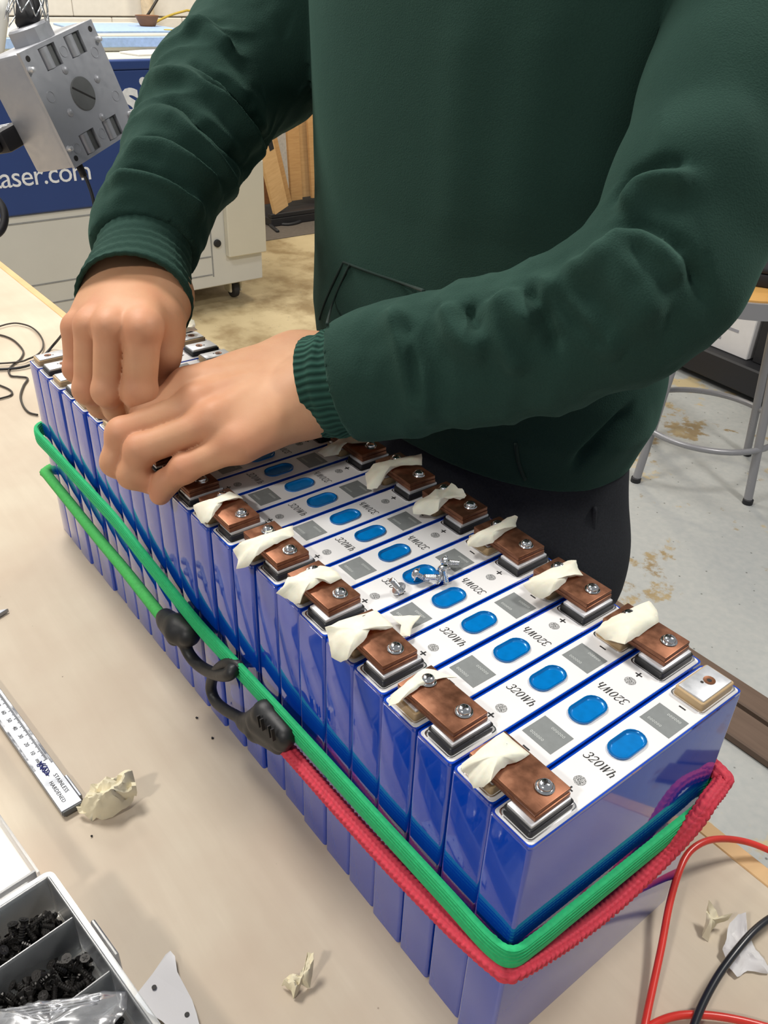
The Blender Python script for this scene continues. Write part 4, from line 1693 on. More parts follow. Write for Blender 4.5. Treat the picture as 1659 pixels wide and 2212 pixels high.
def cuff(name, axis_pts, radii, wall, mat, n=72, wob=0.0008, seed=0, up=Vector((0, 0, 1))):
    """ribbed cuff: outer skin, folded rim and inner skin"""
    P = [Vector(p) for p in axis_pts]
    pts = resample(spline(P, 10), 0.002)
    L = len(pts)
    bm = bmesh.new()
    uv = bm.loops.layers.uv.new('UVMap')
    rings, us = [], []

    def ring(i, extra):
        a = pts[max(0, i - 1)]
        b = pts[min(L - 1, i + 1)]
        t_ = (b - a).normalized()
        u = up - t_ * up.dot(t_)
        u.normalize()
        sd = t_.cross(u)
        rr = np.interp(i / (L - 1), np.linspace(0, 1, len(radii)), radii) + extra
        out = []
        for k in range(n):
            th = 2 * math.pi * k / n
            w = wob * (noise.noise(Vector((math.cos(th) * 2, math.sin(th) * 2, i * 0.5 + seed))) + 0.9 * math.sin(i * 1.05 + 1.3 * math.sin(th + seed)))
            rib = 0.00025 * math.cos(36 * th)
            out.append(bm.verts.new(pts[i] + (sd * math.cos(th) + u * math.sin(th)) * (rr + w + rib)))
        return out
    for i in range(L - 1, -1, -1):
        rings.append(ring(i, 0))
    rings.append(ring(0, -wall * 0.5))
    for i in range(0, L, 3):
        rings.append(ring(i, -wall))
    for r, (a, b) in enumerate(zip(rings, rings[1:])):
        for k in range(n):
            j = (k + 1) % n
            f = bm.faces.new((a[k], a[j], b[j], b[k]))
            for lp, (uu, vv) in zip(f.loops, ((k, r), (k + 1, r), (k + 1, r + 1), (k, r + 1))):
                lp[uv].uv = (uu / n, vv / 30.0)
    return to_person(obj(name, bm, mat, None, 180))


cuff('cuff', [dpt(682, 838, .592), dpt(700, 834, .590), dpt(735, 828, .586), dpt(775, 818, .582), dpt(815, 808, .578)], [.0352, .0362, .0376, .0372, .0380, .0372, .0360], .0035, M_RIB, seed=1)
cuff('cuff', [dpt(291, 655, .618), dpt(297, 625, .630), dpt(304, 590, .644), dpt(312, 550, .658), dpt(318, 520, .668)], [.0420, .0405, .0382, .0368, .0358, .0350], .0030, M_FLEECE, seed=5, wob=0.0006)


# pocket seams, shown as thin welts on the cloth
def seam(pts, r, mat, n=8):
    bm_h = bmesh.new()
    px = []
    for (x0, y0), (x1, y1) in zip(pts, pts[1:]):
        n_ = max(1, int(math.hypot(x1 - x0, y1 - y0) / 14))
        px += [(x0 + (x1 - x0) * k / n_, y0 + (y1 - y0) * k / n_) for k in range(n_)]
    P = [surf(hd, x, y) for x, y in px + [pts[-1]]]
    P = [p for p in P if p is not None]
    for _ in range(3):
        P = [P[0]] + [(P[k - 1] + 2 * P[k] + P[k + 1]) / 4 for k in range(1, len(P) - 1)] + [P[-1]]
    P = [Vector(p) + (Vector(CAM) - Vector(p)).normalized() * 0.0026 for p in P if p is not None]
    if len(P) > 1:
        to_person(obj('pocket_seam', tube(bm_h, resample(spline(P, 8), 0.003), r, n), mat, None, 180))
    else:
        bm_h.free()


seam([(742, 566), (790, 585), (850, 605), (915, 628)], .0012, M_SEAM)
seam([(742, 566), (720, 610), (702, 650), (690, 690)], .0012, M_SEAM)
seam([(755, 572), (732, 620), (714, 665), (706, 700)], .0010, M_SEAM)
seam([(1114, 958), (1117, 990), (1125, 1020), (1145, 1055), (1160, 1075)], .0016, M_SEAM)

# ---- trousers and shoes
ps = SDF((.15, -.56, FLOOR_Z + 0.03), (.76, -.18, .20), 0.0075)
ps.column([-.02, .03, .08, .13, .16], [(.425, -.37), (.425, -.37), (.425, -.37), (.43, -.372), (.435, -.372)], [(.186, .106), (.187, .105), (.185, .102), (.180, .098), (.17, .09)], 0.02)
for sx in (-1, 1):
    hip = np.array([.425 + sx * .098, -.370, .0])
    knee = np.array([.43 + sx * .115, -.350, -.34])
    ank = np.array([.43 + sx * .115, -.385, FLOOR_Z + .07])
    ps.cone(hip, knee, .094, .078, .03)
    ps.cone(knee, ank, .078, .066, .02)
p_, q_ = ps.mesh()
me = np_mesh('trousers', smooth_mesh(p_, q_, 2), q_)
me.materials.append(M_PANTS)
to_person(link('trousers', me))
for W_ in ([(.2435, -.350, .10), (.2415, -.358, .04), (.2415, -.360, -.03), (.246, -.355, -.10)],):
    to_person(obj('side_seam', tube(bmesh.new(), resample(spline(W_, 8), .004), .0022, 8), M_PANTS, None, 180))
for sx in (-1, 1):
    x = .43 + sx * .115
    sh = SDF((x - .07, -.46, FLOOR_Z - .01), (x + .07, -.14, FLOOR_Z + .13), .006)
    sh.cone((x, -.40, FLOOR_Z + .045), (x + sx * .01, -.22, FLOOR_Z + .034), .045, .034, .02)
    sh.cone((x, -.39, FLOOR_Z + .05), (x, -.385, FLOOR_Z + .085), .042, .045, .02)
    sl = tuple(slice(0, k) for k in sh.n)
    X, Y, Z = sh.grid(sl)
    sh.D = np.maximum(sh.D, (FLOOR_Z + 0.0005 - Z).astype(np.float32) + 0 * sh.D)
    p_, q_ = sh.mesh()
    me = np_mesh('shoe', p_, q_)
    me.materials.append(M_SHOE)
    to_person(link('shoe', me))

# ================================================================== THINGS ON THE TABLE
# vernier caliper beam
cal = [at(172, 1722, .0062), at(130, 1748, .0062)]
far_a, far_b = at(0, 1487, .0062), at(0, 1562, .0062)
cdir = ((far_a + far_b) / 2 - (cal[0] + cal[1]) / 2).normalized()
cdir.z = 0
cdir.normalize()
cside = Vector((-cdir.y, cdir.x, 0))
cw = 0.0150
cend = (at(176, 1733, .0062) + at(134, 1750, .0062)) / 2
cend.z = 0
t = thing('vernier_caliper', 'steel vernier caliper beam with engraved scale lying on the bench', 'caliper', cend, rz=math.atan2(cdir.y, cdir.x))
# local x runs from the visible end to the left, y towards the batteries' opposite side
zc = 0.0062
bm = bmesh.new()
prism(bm, [(0, -cw / 2), (0.262, -cw / 2), (0.262, cw / 2), (0, cw / 2)], 0.0024, zc, 0.0004, 1)
obj('beam', bm, M_CALIPER, t, 40)
for y in (-cw / 2 + 0.0005, cw / 2 - 0.0019):
    obj('edge_rail', newbox((0.045, y, zc - 0.0002), (0.262, y + 0.0014, zc + 0.00025)), M_RIM, t)
obj('depth_rod', newbox((0.002, -0.0030, 0.0010), (0.25, 0.0030, 0.0026), 0.0003, 1), M_CALIPER, t)
obj('end_stop', newbox((-0.0012, -cw / 2 + .0006, 0.0012), (0.0012, cw / 2 - .0006, zc - 0.0006), 0.0004, 1), M_BOXDK, t)
obj('thumb_clip', newbox((0.006, -cw / 2 - 0.0026, 0.0008), (0.030, -cw / 2 - 0.0003, 0.0042), 0.0006, 1), M_CALIPER, t)
bm = newbox((0.198, -0.016, 0.0006), (0.245, 0.014, zc + 0.0045), 0.0012, 1)
obj('slider', bm, M_CALIPER, t, 40)
bm = bmesh.new()
prism(bm, [(0.226, -0.012), (0.243, -0.012), (0.242, -0.040), (0.237, -0.052)], 0.0008, 0.0045, 0.0004, 1)
obj('jaw', bm, M_CALIPER, t, 40)
bm = bmesh.new()
prism(bm, [(0.256, -0.006), (0.270, -0.006), (0.268, -0.050), (0.262, -0.052)], 0.0008, 0.0045, 0.0004, 1)
obj('jaw', bm, M_CALIPER, t, 40)
zt = zc + 0.0002
FL = Matrix.Rotation(math.pi, 4, 'Z')
bm = bmesh.new()
for k in range(86):
    x = 0.050 + k * 0.00105
    ln_ = 0.0030 if k % 10 == 0 else (0.0023 if k % 5 == 0 else 0.0016)
    box(bm, (x, -cw / 2 + 0.0022, zt - 0.0001), (x + 0.0003, -cw / 2 + 0.0022 + ln_, zt + 0.00005))
o = obj('scale_mark', bm, M_INK, t)
o['kind'] = 'stuff'
for k, s in enumerate(['mm', '10', '20', '30', '40', '50', '60', '70', '80']):
    text_mesh('scale_figure', s, 0.0042, M_INK, Matrix.Translation((0.0515 + 0.0105 * k, 0.0020, zt)) @ FL, t, align='CENTER')
text_mesh('engraved_word', 'STAINLESS', 0.0040, M_INK, Matrix.Translation((0.0335, -0.0018, zt)) @ FL, t, space=1.1)
text_mesh('engraved_word', 'HARDENED', 0.0040, M_INK, Matrix.Translation((0.0290, 0.0034, zt)) @ FL, t, space=1.1)
# pen scribble
rs = random.Random(5)
sc_pts = []
for k in range(40):
    u = k / 39
    sc_pts.append(Vector((0.0495 - 0.0135 * u + 0.0014 * math.sin(k * 1.9), 0.0006 - 0.0022 * math.sin(k * 1.35) * (1 - 0.5 * u) + 0.001 * math.sin(k * .7), zt + 0.0002)))
obj('pen_scribble', tube(bmesh.new(), spline(sc_pts, 4), .00028, 5), M_BLUEINK, t)

# crumpled tape balls and scraps on the bench
def crumple(name, label, pts, c, hts, seed, cat='tape scrap', group=None, crink=0.004, mat=None):
    P = [at(x, y, h) for (x, y), h in zip(pts, hts)]
    C = at(*c[:2], c[2])
    o = obj(name, fan_sheet(P, C, 7, crink, seed, 3), mat or M_CRUMPLE, None, 35)
    zmin = min((v.co.z for v in o.data.vertices))
    if zmin < 0.0003:
        for v in o.data.vertices:
            v.co.z = max(v.co.z, 0.0003)
    tag(o, label, cat, group)
    return o


q8 = crop(0, 1420, 5.027)
crumple('tape_ball', 'crumpled cream masking tape ball beside the caliper end', [q8(*p) for p in [(830, 1650), (900, 1560), (950, 1470), (1010, 1370), (1110, 1310), (1260, 1290), (1400, 1190), (1430, 1200), (1480, 1380), (1490, 1480), (1450, 1570), (1330, 1680), (1165, 1755), (1000, 1775), (870, 1730)]], (*q8(1150, 1480), .020), [.004, .012, .014, .017, .016, .017, .024, .024, .016, .012, .004, .002, .001, .001, .002], 21, crink=.007)
q2 = crop(600, 1350, 2.37)
crumple('tape_twist', 'small twisted cream tape scrap alone on the bench by the blue cells', [q2(*p) for p in [(20, 1850), (60, 1790), (110, 1800), (140, 1740), (150, 1665), (185, 1680), (180, 1760), (165, 1850), (120, 1850), (80, 1915), (65, 1880)]], (*q2(125, 1800), .010), [.001, .006, .008, .012, .016, .014, .008, .002, .002, .001, .001], 22, crink=.005)
q3 = crop(1240, 1740, 3.96)
crumple('tape_scrap', 'pointed white tape scrap standing up inside the red wire loop', [q3(*p) for p in [(1095, 1120), (1120, 1010), (1140, 870), (1155, 800), (1200, 880), (1240, 940), (1355, 925), (1320, 970), (1220, 1010), (1160, 1090), (1150, 1160)]], (*q3(1180, 970), .010), [.001, .006, .012, .018, .012, .010, .014, .008, .004, .002, .001], 23, crink=.003)
crumple('tape_scrap', 'pale translucent tape sheet under the black wire', [q3(*p) for p in [(1265, 1240), (1300, 1150), (1330, 1010), (1400, 940), (1470, 915), (1480, 1080), (1530, 1200), (1600, 1290), (1680, 1390), (1660, 1440), (1480, 1420), (1390, 1475), (1330, 1400)]], (*q3(1440, 1250), .006), [.004, .006, .008, .009, .012, .006, .003, .002, .001, .001, .001, .001, .002], 24, crink=.003, mat=M_PAPER)
# torn label card with two holes
cardp = [at(x, y, .0035) for x, y in [(368, 2054), (378, 2066), (383, 2100), (398, 2128), (415, 2160), (425, 2190), (436, 2235), (380, 2235), (350, 2205), (318, 2185), (291, 2152), (330, 2102), (358, 2062)]]
bm = bmesh.new()
prism(bm, [(p.x, p.y) for p in cardp][::-1], .0030, .0036)
for v in bm.verts:
    v.co.z += 0.0016 * noise.noise(v.co * 40)
o = obj('plastic_offcut', bm, M_PAPER, None)
tag(o, 'torn white pointed plastic offcut with two drilled holes beside the screw box', 'offcut')
for x, y in ((333, 2133), (404, 2192)):
    bm = bmesh.new()
    p = at(x, y, .0038)
    lathe(bm, [(.0014, -.0003), (.0014, 0), (0, 0)], 12, Matrix.Translation(p + Vector((0, 0, .0004))))
    h_ = obj('drilled_hole', bm, M_DARKHOLE, o)
# crumbs of dark debris
CRUMB = [(425, 1550, 'black speck of debris nearest the joined hooks'), (459, 1594, 'black speck of debris below the red cord hook'), (198, 1806, 'tiny brown speck beside the tape ball')]
for k, (x, y, lab) in enumerate(CRUMB):
    bm = bmesh.new()
    bmesh.ops.create_icosphere(bm, subdivisions=1, radius=.0011 if k < 2 else .0008)
    for v in bm.verts:
        v.co *= 1 + .5 * noise.noise(v.co * 900 + Vector((k, 0, 0)))
    o = obj('crumb', bm, M_BLACK, None)
    o.location = at(x, y, .0009)
    tag(o, lab, 'debris', 'specks of debris on the bench')

# wires at the right
def wire(name, label, pts, r, mat, cat='wire', step=.003):
    o = obj(name, tube(bmesh.new(), resample(spline(pts, 12), step), r, 12), mat, None, 180)
    return tag(o, label, cat)


wp = [at(1386, 2250, .004), at(1400, 2180, .006), at(1428, 2050, .012), at(1446, 1955, .018), at(1466, 1885, .024), at(1487, 1843, .026), at(1520, 1819, .026), at(1560, 1812, .022), at(1610, 1818, .014), at(1659, 1836, .006), at(1720, 1868, .003)]
wire('red_wire', 'red wire arching in a tall loop beside the glossy end cell', wp, .0022, M_REDWIRE)
wp = [at(1380, 2235, .0025), at(1420, 2208, .004), at(1470, 2193, .006), at(1530, 2193, .006), at(1600, 2204, .005), at(1680, 2225, .003)]
wire('red_wire', 'second red wire lying low along the bottom edge under the black wire', wp, .0022, M_REDWIRE)
wp = [at(1490, 2240, .008), at(1515, 2175, .011), at(1550, 2110, .014), at(1590, 2055, .016), at(1630, 2010, .016), at(1670, 1980, .013), at(1730, 1950, .003)]
wire('black_wire', 'black silicone wire crossing over the pale tape sheet', wp, .0023, M_BLKWIRE)

# thin cables at the left
q5 = crop(0, 640, 7.9)
def cpts(lst, z=.003, zs_=None):
    return [at(*q5(x, y), z) for x, y in lst]


wire('thin_cable', 'thin dark cable looping widest on the bench behind the far end cell', cpts([(-260, 600), (-80, 540), (0, 510), (150, 470), (300, 460), (500, 510), (640, 610), (725, 740), (735, 860), (690, 950), (600, 1020), (480, 1070), (380, 1110), (230, 1130), (0, 1145), (-200, 1150)], .004), .0013, M_CABLE, 'cable')
wire('thin_cable', 'thin dark cable snaking in a tight S beside the far end cell', cpts([(-250, 640), (0, 660), (200, 730), (340, 850), (400, 960), (340, 1080), (230, 1160), (150, 1260), (185, 1355), (320, 1372), (470, 1400), (400, 1530), (350, 1700), (390, 1860), (490, 1980), (640, 2025)], .0022), .0014, M_CABLE, 'cable')
wire('thin_cable', 'short dark cable end curling at the left edge of the bench', cpts([(-200, 1440), (0, 1520), (140, 1580), (205, 1640), (170, 1695), (0, 1745), (-200, 1790)], .002), .0013, M_CABLE, 'cable')

# ================================================================== SCREW ORGANISER
oh = 0.040
oc = at(105, 1890, oh)
ox = (at(330, 2212, oh) - oc)
ox.z = 0
ox.normalize()
oy = Vector((-ox.y, ox.x, 0))
if oy.y < 0:
    oy = -oy
org_rz = math.atan2(ox.y, ox.x)
t = thing('screw_organizer', 'translucent divided plastic box of black screws with its lid open', 'organizer', (oc.x, oc.y, 0), rz=org_rz)
# local: x along the right wall (towards the camera), y: -y is left of picture
OI = Matrix.Rotation(-org_rz, 3, 'Z')


def oloc(v):
    d = v - Vector((oc.x, oc.y, 0))
    return OI @ d


LX, LY = 0.20, -0.14
zb = 0.0015
obj('base', newbox((0, LY, zb), (LX, 0, zb + 0.0015)), M_CLEAR, t)
for lo, hi in (((0, -0.0014, zb + .0016), (LX, 0, oh)), ((0, LY, zb + .0016), (LX, LY + .0014, oh)), ((0, LY + .0015, zb + .0016), (.0014, -.0015, oh)), ((LX - .0014, LY + .0015, zb + .0016), (LX, -.0015, oh))):
    obj('side_wall', newbox(lo, hi, .0004, 1), M_CLEAR, t)
bm = bmesh.new()
ring_prism(bm, rrect(-.003, LY - .003, LX + .003, .003, .005), rrect(-.0002, LY - .0002, LX + .0002, .0002, .003), oh - .0022, oh)
obj('rim', bm, M_CLEAR, t, 40)
div = [oloc(at(155, 1982, oh * .9)).x, oloc(at(232, 2100, oh * .9)).x, oloc(at(232, 2100, oh * .9)).x + (oloc(at(232, 2100, oh * .9)).x - oloc(at(155, 1982, oh * .9)).x)]
for x in div:
    obj('divider', newbox((x, LY + .0016, zb + .0016), (x + .0012, -.0016, oh * .92), .0003, 1), M_CLEAR, t)
obj('latch', newbox((div[0] + .012, .0034, .010), (div[0] + .040, .0060, oh + .001), .0008, 1), M_CLEAR, t)
lid = obj('lid', newbox((-0.150, LY, .026), (-0.0075, -.004, .0275)), M_CLEARLID, t)
for lo, hi in (((-0.150, -.004, .0278), (-.0075, -.0025, .038)), ((-.009, LY, .0278), (-.0075, -.0045, .040)), ((-0.150, LY, .0278), (-0.1485, -.0045, .038))):
    obj('lid_wall', newbox(lo, hi), M_CLEARLID, lid)
obj('hinge', newbox((-.0074, LY + .004, .026), (-.0032, -.010, oh - .003), .0008, 1), M_CLEAR, t)

# screws: flat-head, one mesh shared by all
def bin_screw():
    bm = bmesh.new()
    pr = [(0.0, -0.0125), (0.0013, -0.0118)]
    for k in range(6):
        z = -0.0112 + k * 0.0015
        pr += [(0.0018, z), (0.0013, z + 0.0008)]
    pr += [(0.0014, -0.0020), (0.0029, -0.0002), (0.0029, 0.0)]
    lathe(bm, pr, 8)
    for a in (0, math.pi / 2):
        r = bmesh.ops.create_cube(bm, size=1)
        bmesh.ops.transform(bm, matrix=Matrix.Rotation(a, 4, 'Z') @ Matrix.Diagonal((0.0031, 0.0007, 0.0005, 1)), verts=r['verts'])
        for v in r['verts']:
            for fc in v.link_faces:
                fc.material_index = 1
    me = bpy.data.meshes.new('black_screw')
    bm.to_mesh(me)
    bm.free()
    me.materials.append(M_BLKSCREW)
    me.materials.append(M_DARKHOLE)
    return me


bsm = bin_screw()
rs = random.Random(11)
OW = t.matrix_world.copy() if False else (Matrix.Translation((oc.x, oc.y, 0)) @ Matrix.Rotation(org_rz, 4, 'Z'))
BINS = [(0.0085, div[0] - 0.007, 'black flat-head screw heaped in the rear bin of the box', 'black screws in the rear bin', 140),
        (div[0] + 0.0085, div[1] - 0.007, 'black flat-head screw heaped in the second bin of the box', 'black screws in the second bin', 134),
        (div[1] + 0.0085, div[1] + 0.030, 'black flat-head screw in the bin under the plastic bag', 'black screws under the bag', 24)]
for x0, x1, lab, grp, cnt in BINS:
    nl = max(1, cnt // 4)
    for k in range(cnt):
        u = rs.random()
        v = rs.random()
        x = x0 + (x1 - x0) * u
        y = -0.0065 - 0.070 * v
        layer = (k * 4) // cnt
        # heaped: higher in the middle of the bin
        hump = 0.5 + 0.5 * math.sin(math.pi * min(1, max(0, u))) * math.sin(math.pi * min(1, 0.25 + v * 0.75))
        z = 0.0062 + layer * 0.0080 * hump + rs.random() * .001
        o = link('black_screw', bsm)
        tilt = rs.uniform(1.15, 1.9) if rs.random() < .72 else rs.uniform(.1, .8)
        if layer == 0:
            tilt = rs.uniform(1.35, 1.75)
        e = Matrix.Rotation(rs.uniform(0, 6.28), 4, 'Z') @ Matrix.Rotation(tilt, 4, 'X') @ Matrix.Rotation(rs.uniform(0, 6.28), 4, 'Z') @ Matrix.Translation((0, 0, 0.0055))
        o.matrix_world = OW @ Matrix.Translation((x, y, z + (.003 if tilt < .9 else 0))) @ e
        tag(o, lab, 'screw', grp)
# clear zip bag over the front bins
f0 = crop(0, 1840, 3.95)
bagp = [(f0(-200, 1340), .041), (f0(0, 1345), .041), (f0(150, 1325), .043), (f0(240, 1290), .046), (f0(420, 1265), .043), (f0(610, 1245), .043), (f0(820, 1195), .0435), (f0(1080, 1185), .043), (f0(1085, 1340), .043), (f0(1000, 1440), .044), (f0(950, 1560), .044), (f0(700, 1700), .044), (f0(-200, 1700), .044)]
P = [at(x, y, h) for (x, y), h in bagp]
o = obj('zip_bag', fan_sheet(P, at(*f0(420, 1460), .047), 9, .0018, 31, 4), M_BAG, None, 180)
tag(o, 'clear crinkled zip bag resting across the front of the screw box', 'bag')
zr = []
for k in range(4):
    zr.append([at(*f0(x, y + 26 * k), h + .0012 - .0001 * k) for x, y, h in [(0, 1350, .0425), (200, 1325, .0445), (450, 1285, .0455), (700, 1245, .0455), (850, 1215, .0445)]])
for z_ in zr:
    s_ = obj('zip_ridge', tube(bmesh.new(), resample(spline(z_, 6), .004), .0005, 6), M_BAG, o, 180)

# ================================================================== JUNCTION BOX HANGING AT UPPER LEFT
def camvec(v):
    return Vector(ROT @ np.array(v, float))


udir = Vector((0.45624556, -0.85902403, 0.23220185))
vdir = Vector((0.08591974, 0.30225105, 0.94934825))
nface = udir.cross(vdir)
B0 = Vector((0.90289473, -0.18360344, 0.36780075))
BM = Matrix((udir, vdir, nface)).transposed().to_4x4()
BM.translation = B0
jb = thing('junction_box', 'grey cast aluminium electrical box hanging from a mesh cable grip', 'junction box')
jb.matrix_world = BM
hs = .060


def jpart(name, bm, mat, parent=None, smooth=40):
    o = obj(name, bm, mat, None, smooth)
    o.parent = parent or jb
    return o


jpart('box_body', newbox((-hs, -hs, -.0625), (hs, hs, -.0042), .004, 2), M_BOX)
# face plate with four recessed screw pockets
def plate_with_holes():
    bm = bmesh.new()
    xs = [-hs, -.034, -.008, .008, .034, hs]
    ys = [-hs, -.056, -.034, .034, .056, hs]
    # symmetrical pockets: columns 1 and 3, rows 1 and 3
    vv = {}
    for zi_, z in ((0, -.004), (1, 0.0)):
        for i, x in enumerate(xs):
            for j, y in enumerate(ys):
                vv[i, j, zi_] = bm.verts.new((x, y, z))
    hole = {(1, 1), (3, 1), (1, 3), (3, 3)}
    for i in range(5):
        for j in range(5):
            if (i, j) in hole:
                for (a, b) in (((i, j), (i + 1, j)), ((i + 1, j), (i + 1, j + 1)), ((i + 1, j + 1), (i, j + 1)), ((i, j + 1), (i, j))):
                    bm.faces.new((vv[a[0], a[1], 0], vv[b[0], b[1], 0], vv[b[0], b[1], 1], vv[a[0], a[1], 1]))
                continue
            bm.faces.new([vv[i, j, 1], vv[i + 1, j, 1], vv[i + 1, j + 1, 1], vv[i, j + 1, 1]])
            bm.faces.new([vv[i, j, 0], vv[i, j + 1, 0], vv[i + 1, j + 1, 0], vv[i + 1, j, 0]])
    for i in range(5):
        for (j) in (0, 5):
            bm.faces.new([vv[i, j, 0], vv[i + 1, j, 0], vv[i + 1, j, 1], vv[i, j, 1]])
            bm.faces.new([vv[j, i, 0], vv[j, i + 1, 0], vv[j, i + 1, 1], vv[j, i, 1]])
    return bm


fp = jpart('face_plate', plate_with_holes(), M_BOX)
for x in (-.021, .021):
    for y in (-.045, .045):
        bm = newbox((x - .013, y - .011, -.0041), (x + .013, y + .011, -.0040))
        jpart('pocket_floor', bm, M_BOXDK, fp)  # darker grey paints the pocket's shade into its floor colour
        bm = bmesh.new()
        r_ = bmesh.ops.create_cone(bm, cap_ends=True, segments=20, radius1=.0075, radius2=.0075, depth=.021)
        bmesh.ops.transform(bm, matrix=Matrix.Translation((x - .0035, y, -.0060)) @ Matrix.Rotation(math.pi / 2, 4, 'X'), verts=bm.verts)
        jpart('screw_boss', bm, M_BOX, fp, 40)
bm = bmesh.new()
lathe(bm, [(.0175, -.002), (.0175, .0008), (.0168, .0014), (0, .0014)], 32)
pg = jpart('centre_plug', bm, M_BOXDK, None, 40)
pg['label'] = 'dull slotted round plug'
pl2 = newbox((-.0165, -.0009, .0012), (.0165, .0009, .0017))
o = jpart('slot', pl2, M_DARKHOLE, pg)
o.rotation_euler = (0, 0, -.68)
for x, y in ((-.052, -.052), (.052, -.052), (-.052, .052), (.052, .052)):
    bm = bmesh.new()
    lathe(bm, [(.003, -.0005), (.003, .0003), (0, .0003)], 14, Matrix.Translation((x, y, 0)))
    jpart('mounting_hole', bm, M_DARKHOLE, fp)
for x, y in ((-.056, -.040), (.056, -.042), (-.056, .042), (.056, .040)):
    bm = bmesh.new()
    lathe(bm, [(.0034, -.001), (.0034, .001), (.0026, .0016), (.0026, .0055), (.0014, .0062), (0, .0062)], 12, Matrix.Translation((x, y, 0)))
    jpart('cover_screw', bm, M_ALU, fp)
for x, y in ((-.010, .028), (.030, .006), (-.030, -.010), (.012, -.030)):
    bm = bmesh.new()
    lathe(bm, [(.0044, -.0005), (.0044, .0006), (.0030, .0022), (.0012, .0028), (0, .0028)], 14, Matrix.Translation((x, y, 0)))
    jpart('stud', bm, M_BOX, fp)
for x, y in ((0, .044), (.044, .030), (-.046, .012), (.047, -.018), (-.044, -.044), (.001, -.044)):
    bm = bmesh.new()
    o_ = [(x + .0058 * math.cos(a * math.pi / 10), y + .0058 * math.sin(a * math.pi / 10)) for a in range(20)]
    i_ = [(x + .0050 * math.cos(a * math.pi / 10), y + .0050 * math.sin(a * math.pi / 10)) for a in range(20)]
    ring_prism(bm, o_, i_, -.0005, .0005)
    jpart('casting_mark', bm, M_BOX, fp)
# threaded hub, cable and wire-mesh grip above
bm = bmesh.new()
hubM = Matrix.Translation((-.004, hs, -.030)) @ Matrix.Rotation(-math.pi / 2, 4, 'X')
lathe(bm, [(.0235, -.001), (.0235, .014), (.0215, .016), (.0, .016)], 12, hubM)
hub = jpart('gland_nut', bm, M_BOX, None, 30)
up_w = camvec((.02, 1, -.05)).normalized()
hub_top = BM @ Vector((-.004, hs + .016, -.030))
cable_pts = [hub_top, hub_top + up_w * .03, hub_top + up_w * .12, hub_top + up_w * .40]
INV = BM.inverted()
bm = tube(bmesh.new(), [INV @ p for p in resample(spline(cable_pts, 8), .01)], .0125, 16)
cb = jpart('cable', bm, M_BLACK, hub, 180)
bm = bmesh.new()
side_a = up_w.cross(nface).normalized()
side_b = up_w.cross(side_a).normalized()
for k in range(10):
    for sg in (1, -1):
        pts = []
        for q in range(24):
            s_ = q / 23 * .22
            a = 2 * math.pi * k / 10 + sg * s_ * 20
            rr = .0225 - min(.0085, s_ * .12)
            pts.append(INV @ (hub_top + up_w * s_ + side_a * rr * math.cos(a) + side_b * rr * math.sin(a)))
        tube(bm, pts, .0007, 5)
o = jpart('wire_mesh', bm, M_STEEL, hub, 180)
o['kind'] = 'stuff'
# black cord leaving the bottom of the box down to the bench
cp = [deep(172, 358, .965), deep(190, 395, .965), deep(203, 440, .965), deep(205, 500, .965), deep(200, 560, .98), deep(192, 610, 1.0), deep(175, 660, 1.05), at(120, 740, .012), at(60, 790, .004), at(-60, 800, .003)]
bm = tube(bmesh.new(), [INV @ p for p in resample(spline(cp, 12), .006)], .0019, 8)
dc = jpart('drop_cord', bm, M_BLACK, None, 180)
bm = tube(bmesh.new(), [INV @ p for p in (deep(168, 352, .962), deep(176, 368, .965), deep(181, 380, .965))], .0042, 12)
jpart('strain_relief', bm, M_BLACK, dc, 180)
# black plug standing in the left side of the box
plg = thing('power_plug', 'black power plug pushed into the left side of the grey box', 'plug')
plM = frame(BM @ Vector((-hs + .012, -.016, -.0755)), -udir, nface)
plg.matrix_world = plM
o = obj('plug_body', newbox((0, -.016, -.012), (.034, .016, .012), .004, 2), M_BLACK, plg, 40)
o = obj('plug_sleeve', newbox((.0345, -.010, -.009), (.070, .010, .009), .004, 2), M_BLACK, plg, 40)
for k in range(3):
    obj('label_line', newbox((.006 + .006 * k, -.0125, .01205), (.0085 + .006 * k, .004 + .003 * (k % 2), .0122)), M_MACHTXT, plg)
wire('hanging_cord', 'black cord bending at the left edge in front of the blue machine', [deep(-40, 405, .9), deep(-8, 430, .9), deep(8, 455, .9), deep(8, 485, .9), deep(-10, 508, .9), deep(-60, 520, .9)], .0042, M_BLACK, 'cord')

# ================================================================== LASER CUTTER
XM = 3.15
lm = thing('laser_cutter', 'large white and blue laser cutting machine on casters', 'machine', (XM, -0.7, FLOOR_Z))


def mpart(name, bm, mat, parent=None, smooth=None):
    o = obj(name, bm, mat, None, smooth)
    o.parent = parent or lm
    if parent is None:
        o.matrix_parent_inverse = Matrix.Translation(-Vector(lm.location))
    return o


YR = -1.735
mpart('cabinet', newbox((XM + .02, YR + .01, -.685), (XM + .95, 1.1, .17), .006, 2), M_MACHW)
mpart('front_frame', newbox((XM, YR + .02, -.685), (XM + .019, 1.1, -.295), .004, 1), M_MACHW)
bp_ = mpart('blue_panel', newbox((XM - .012, YR + .02, -.292), (XM + .018, 1.1, .165), .006, 2), M_MACHB)
mpart('top_edge', newbox((XM - .016, YR, .1655), (XM + .03, 1.1, .197), .005, 2), M_MACHB, bp_)
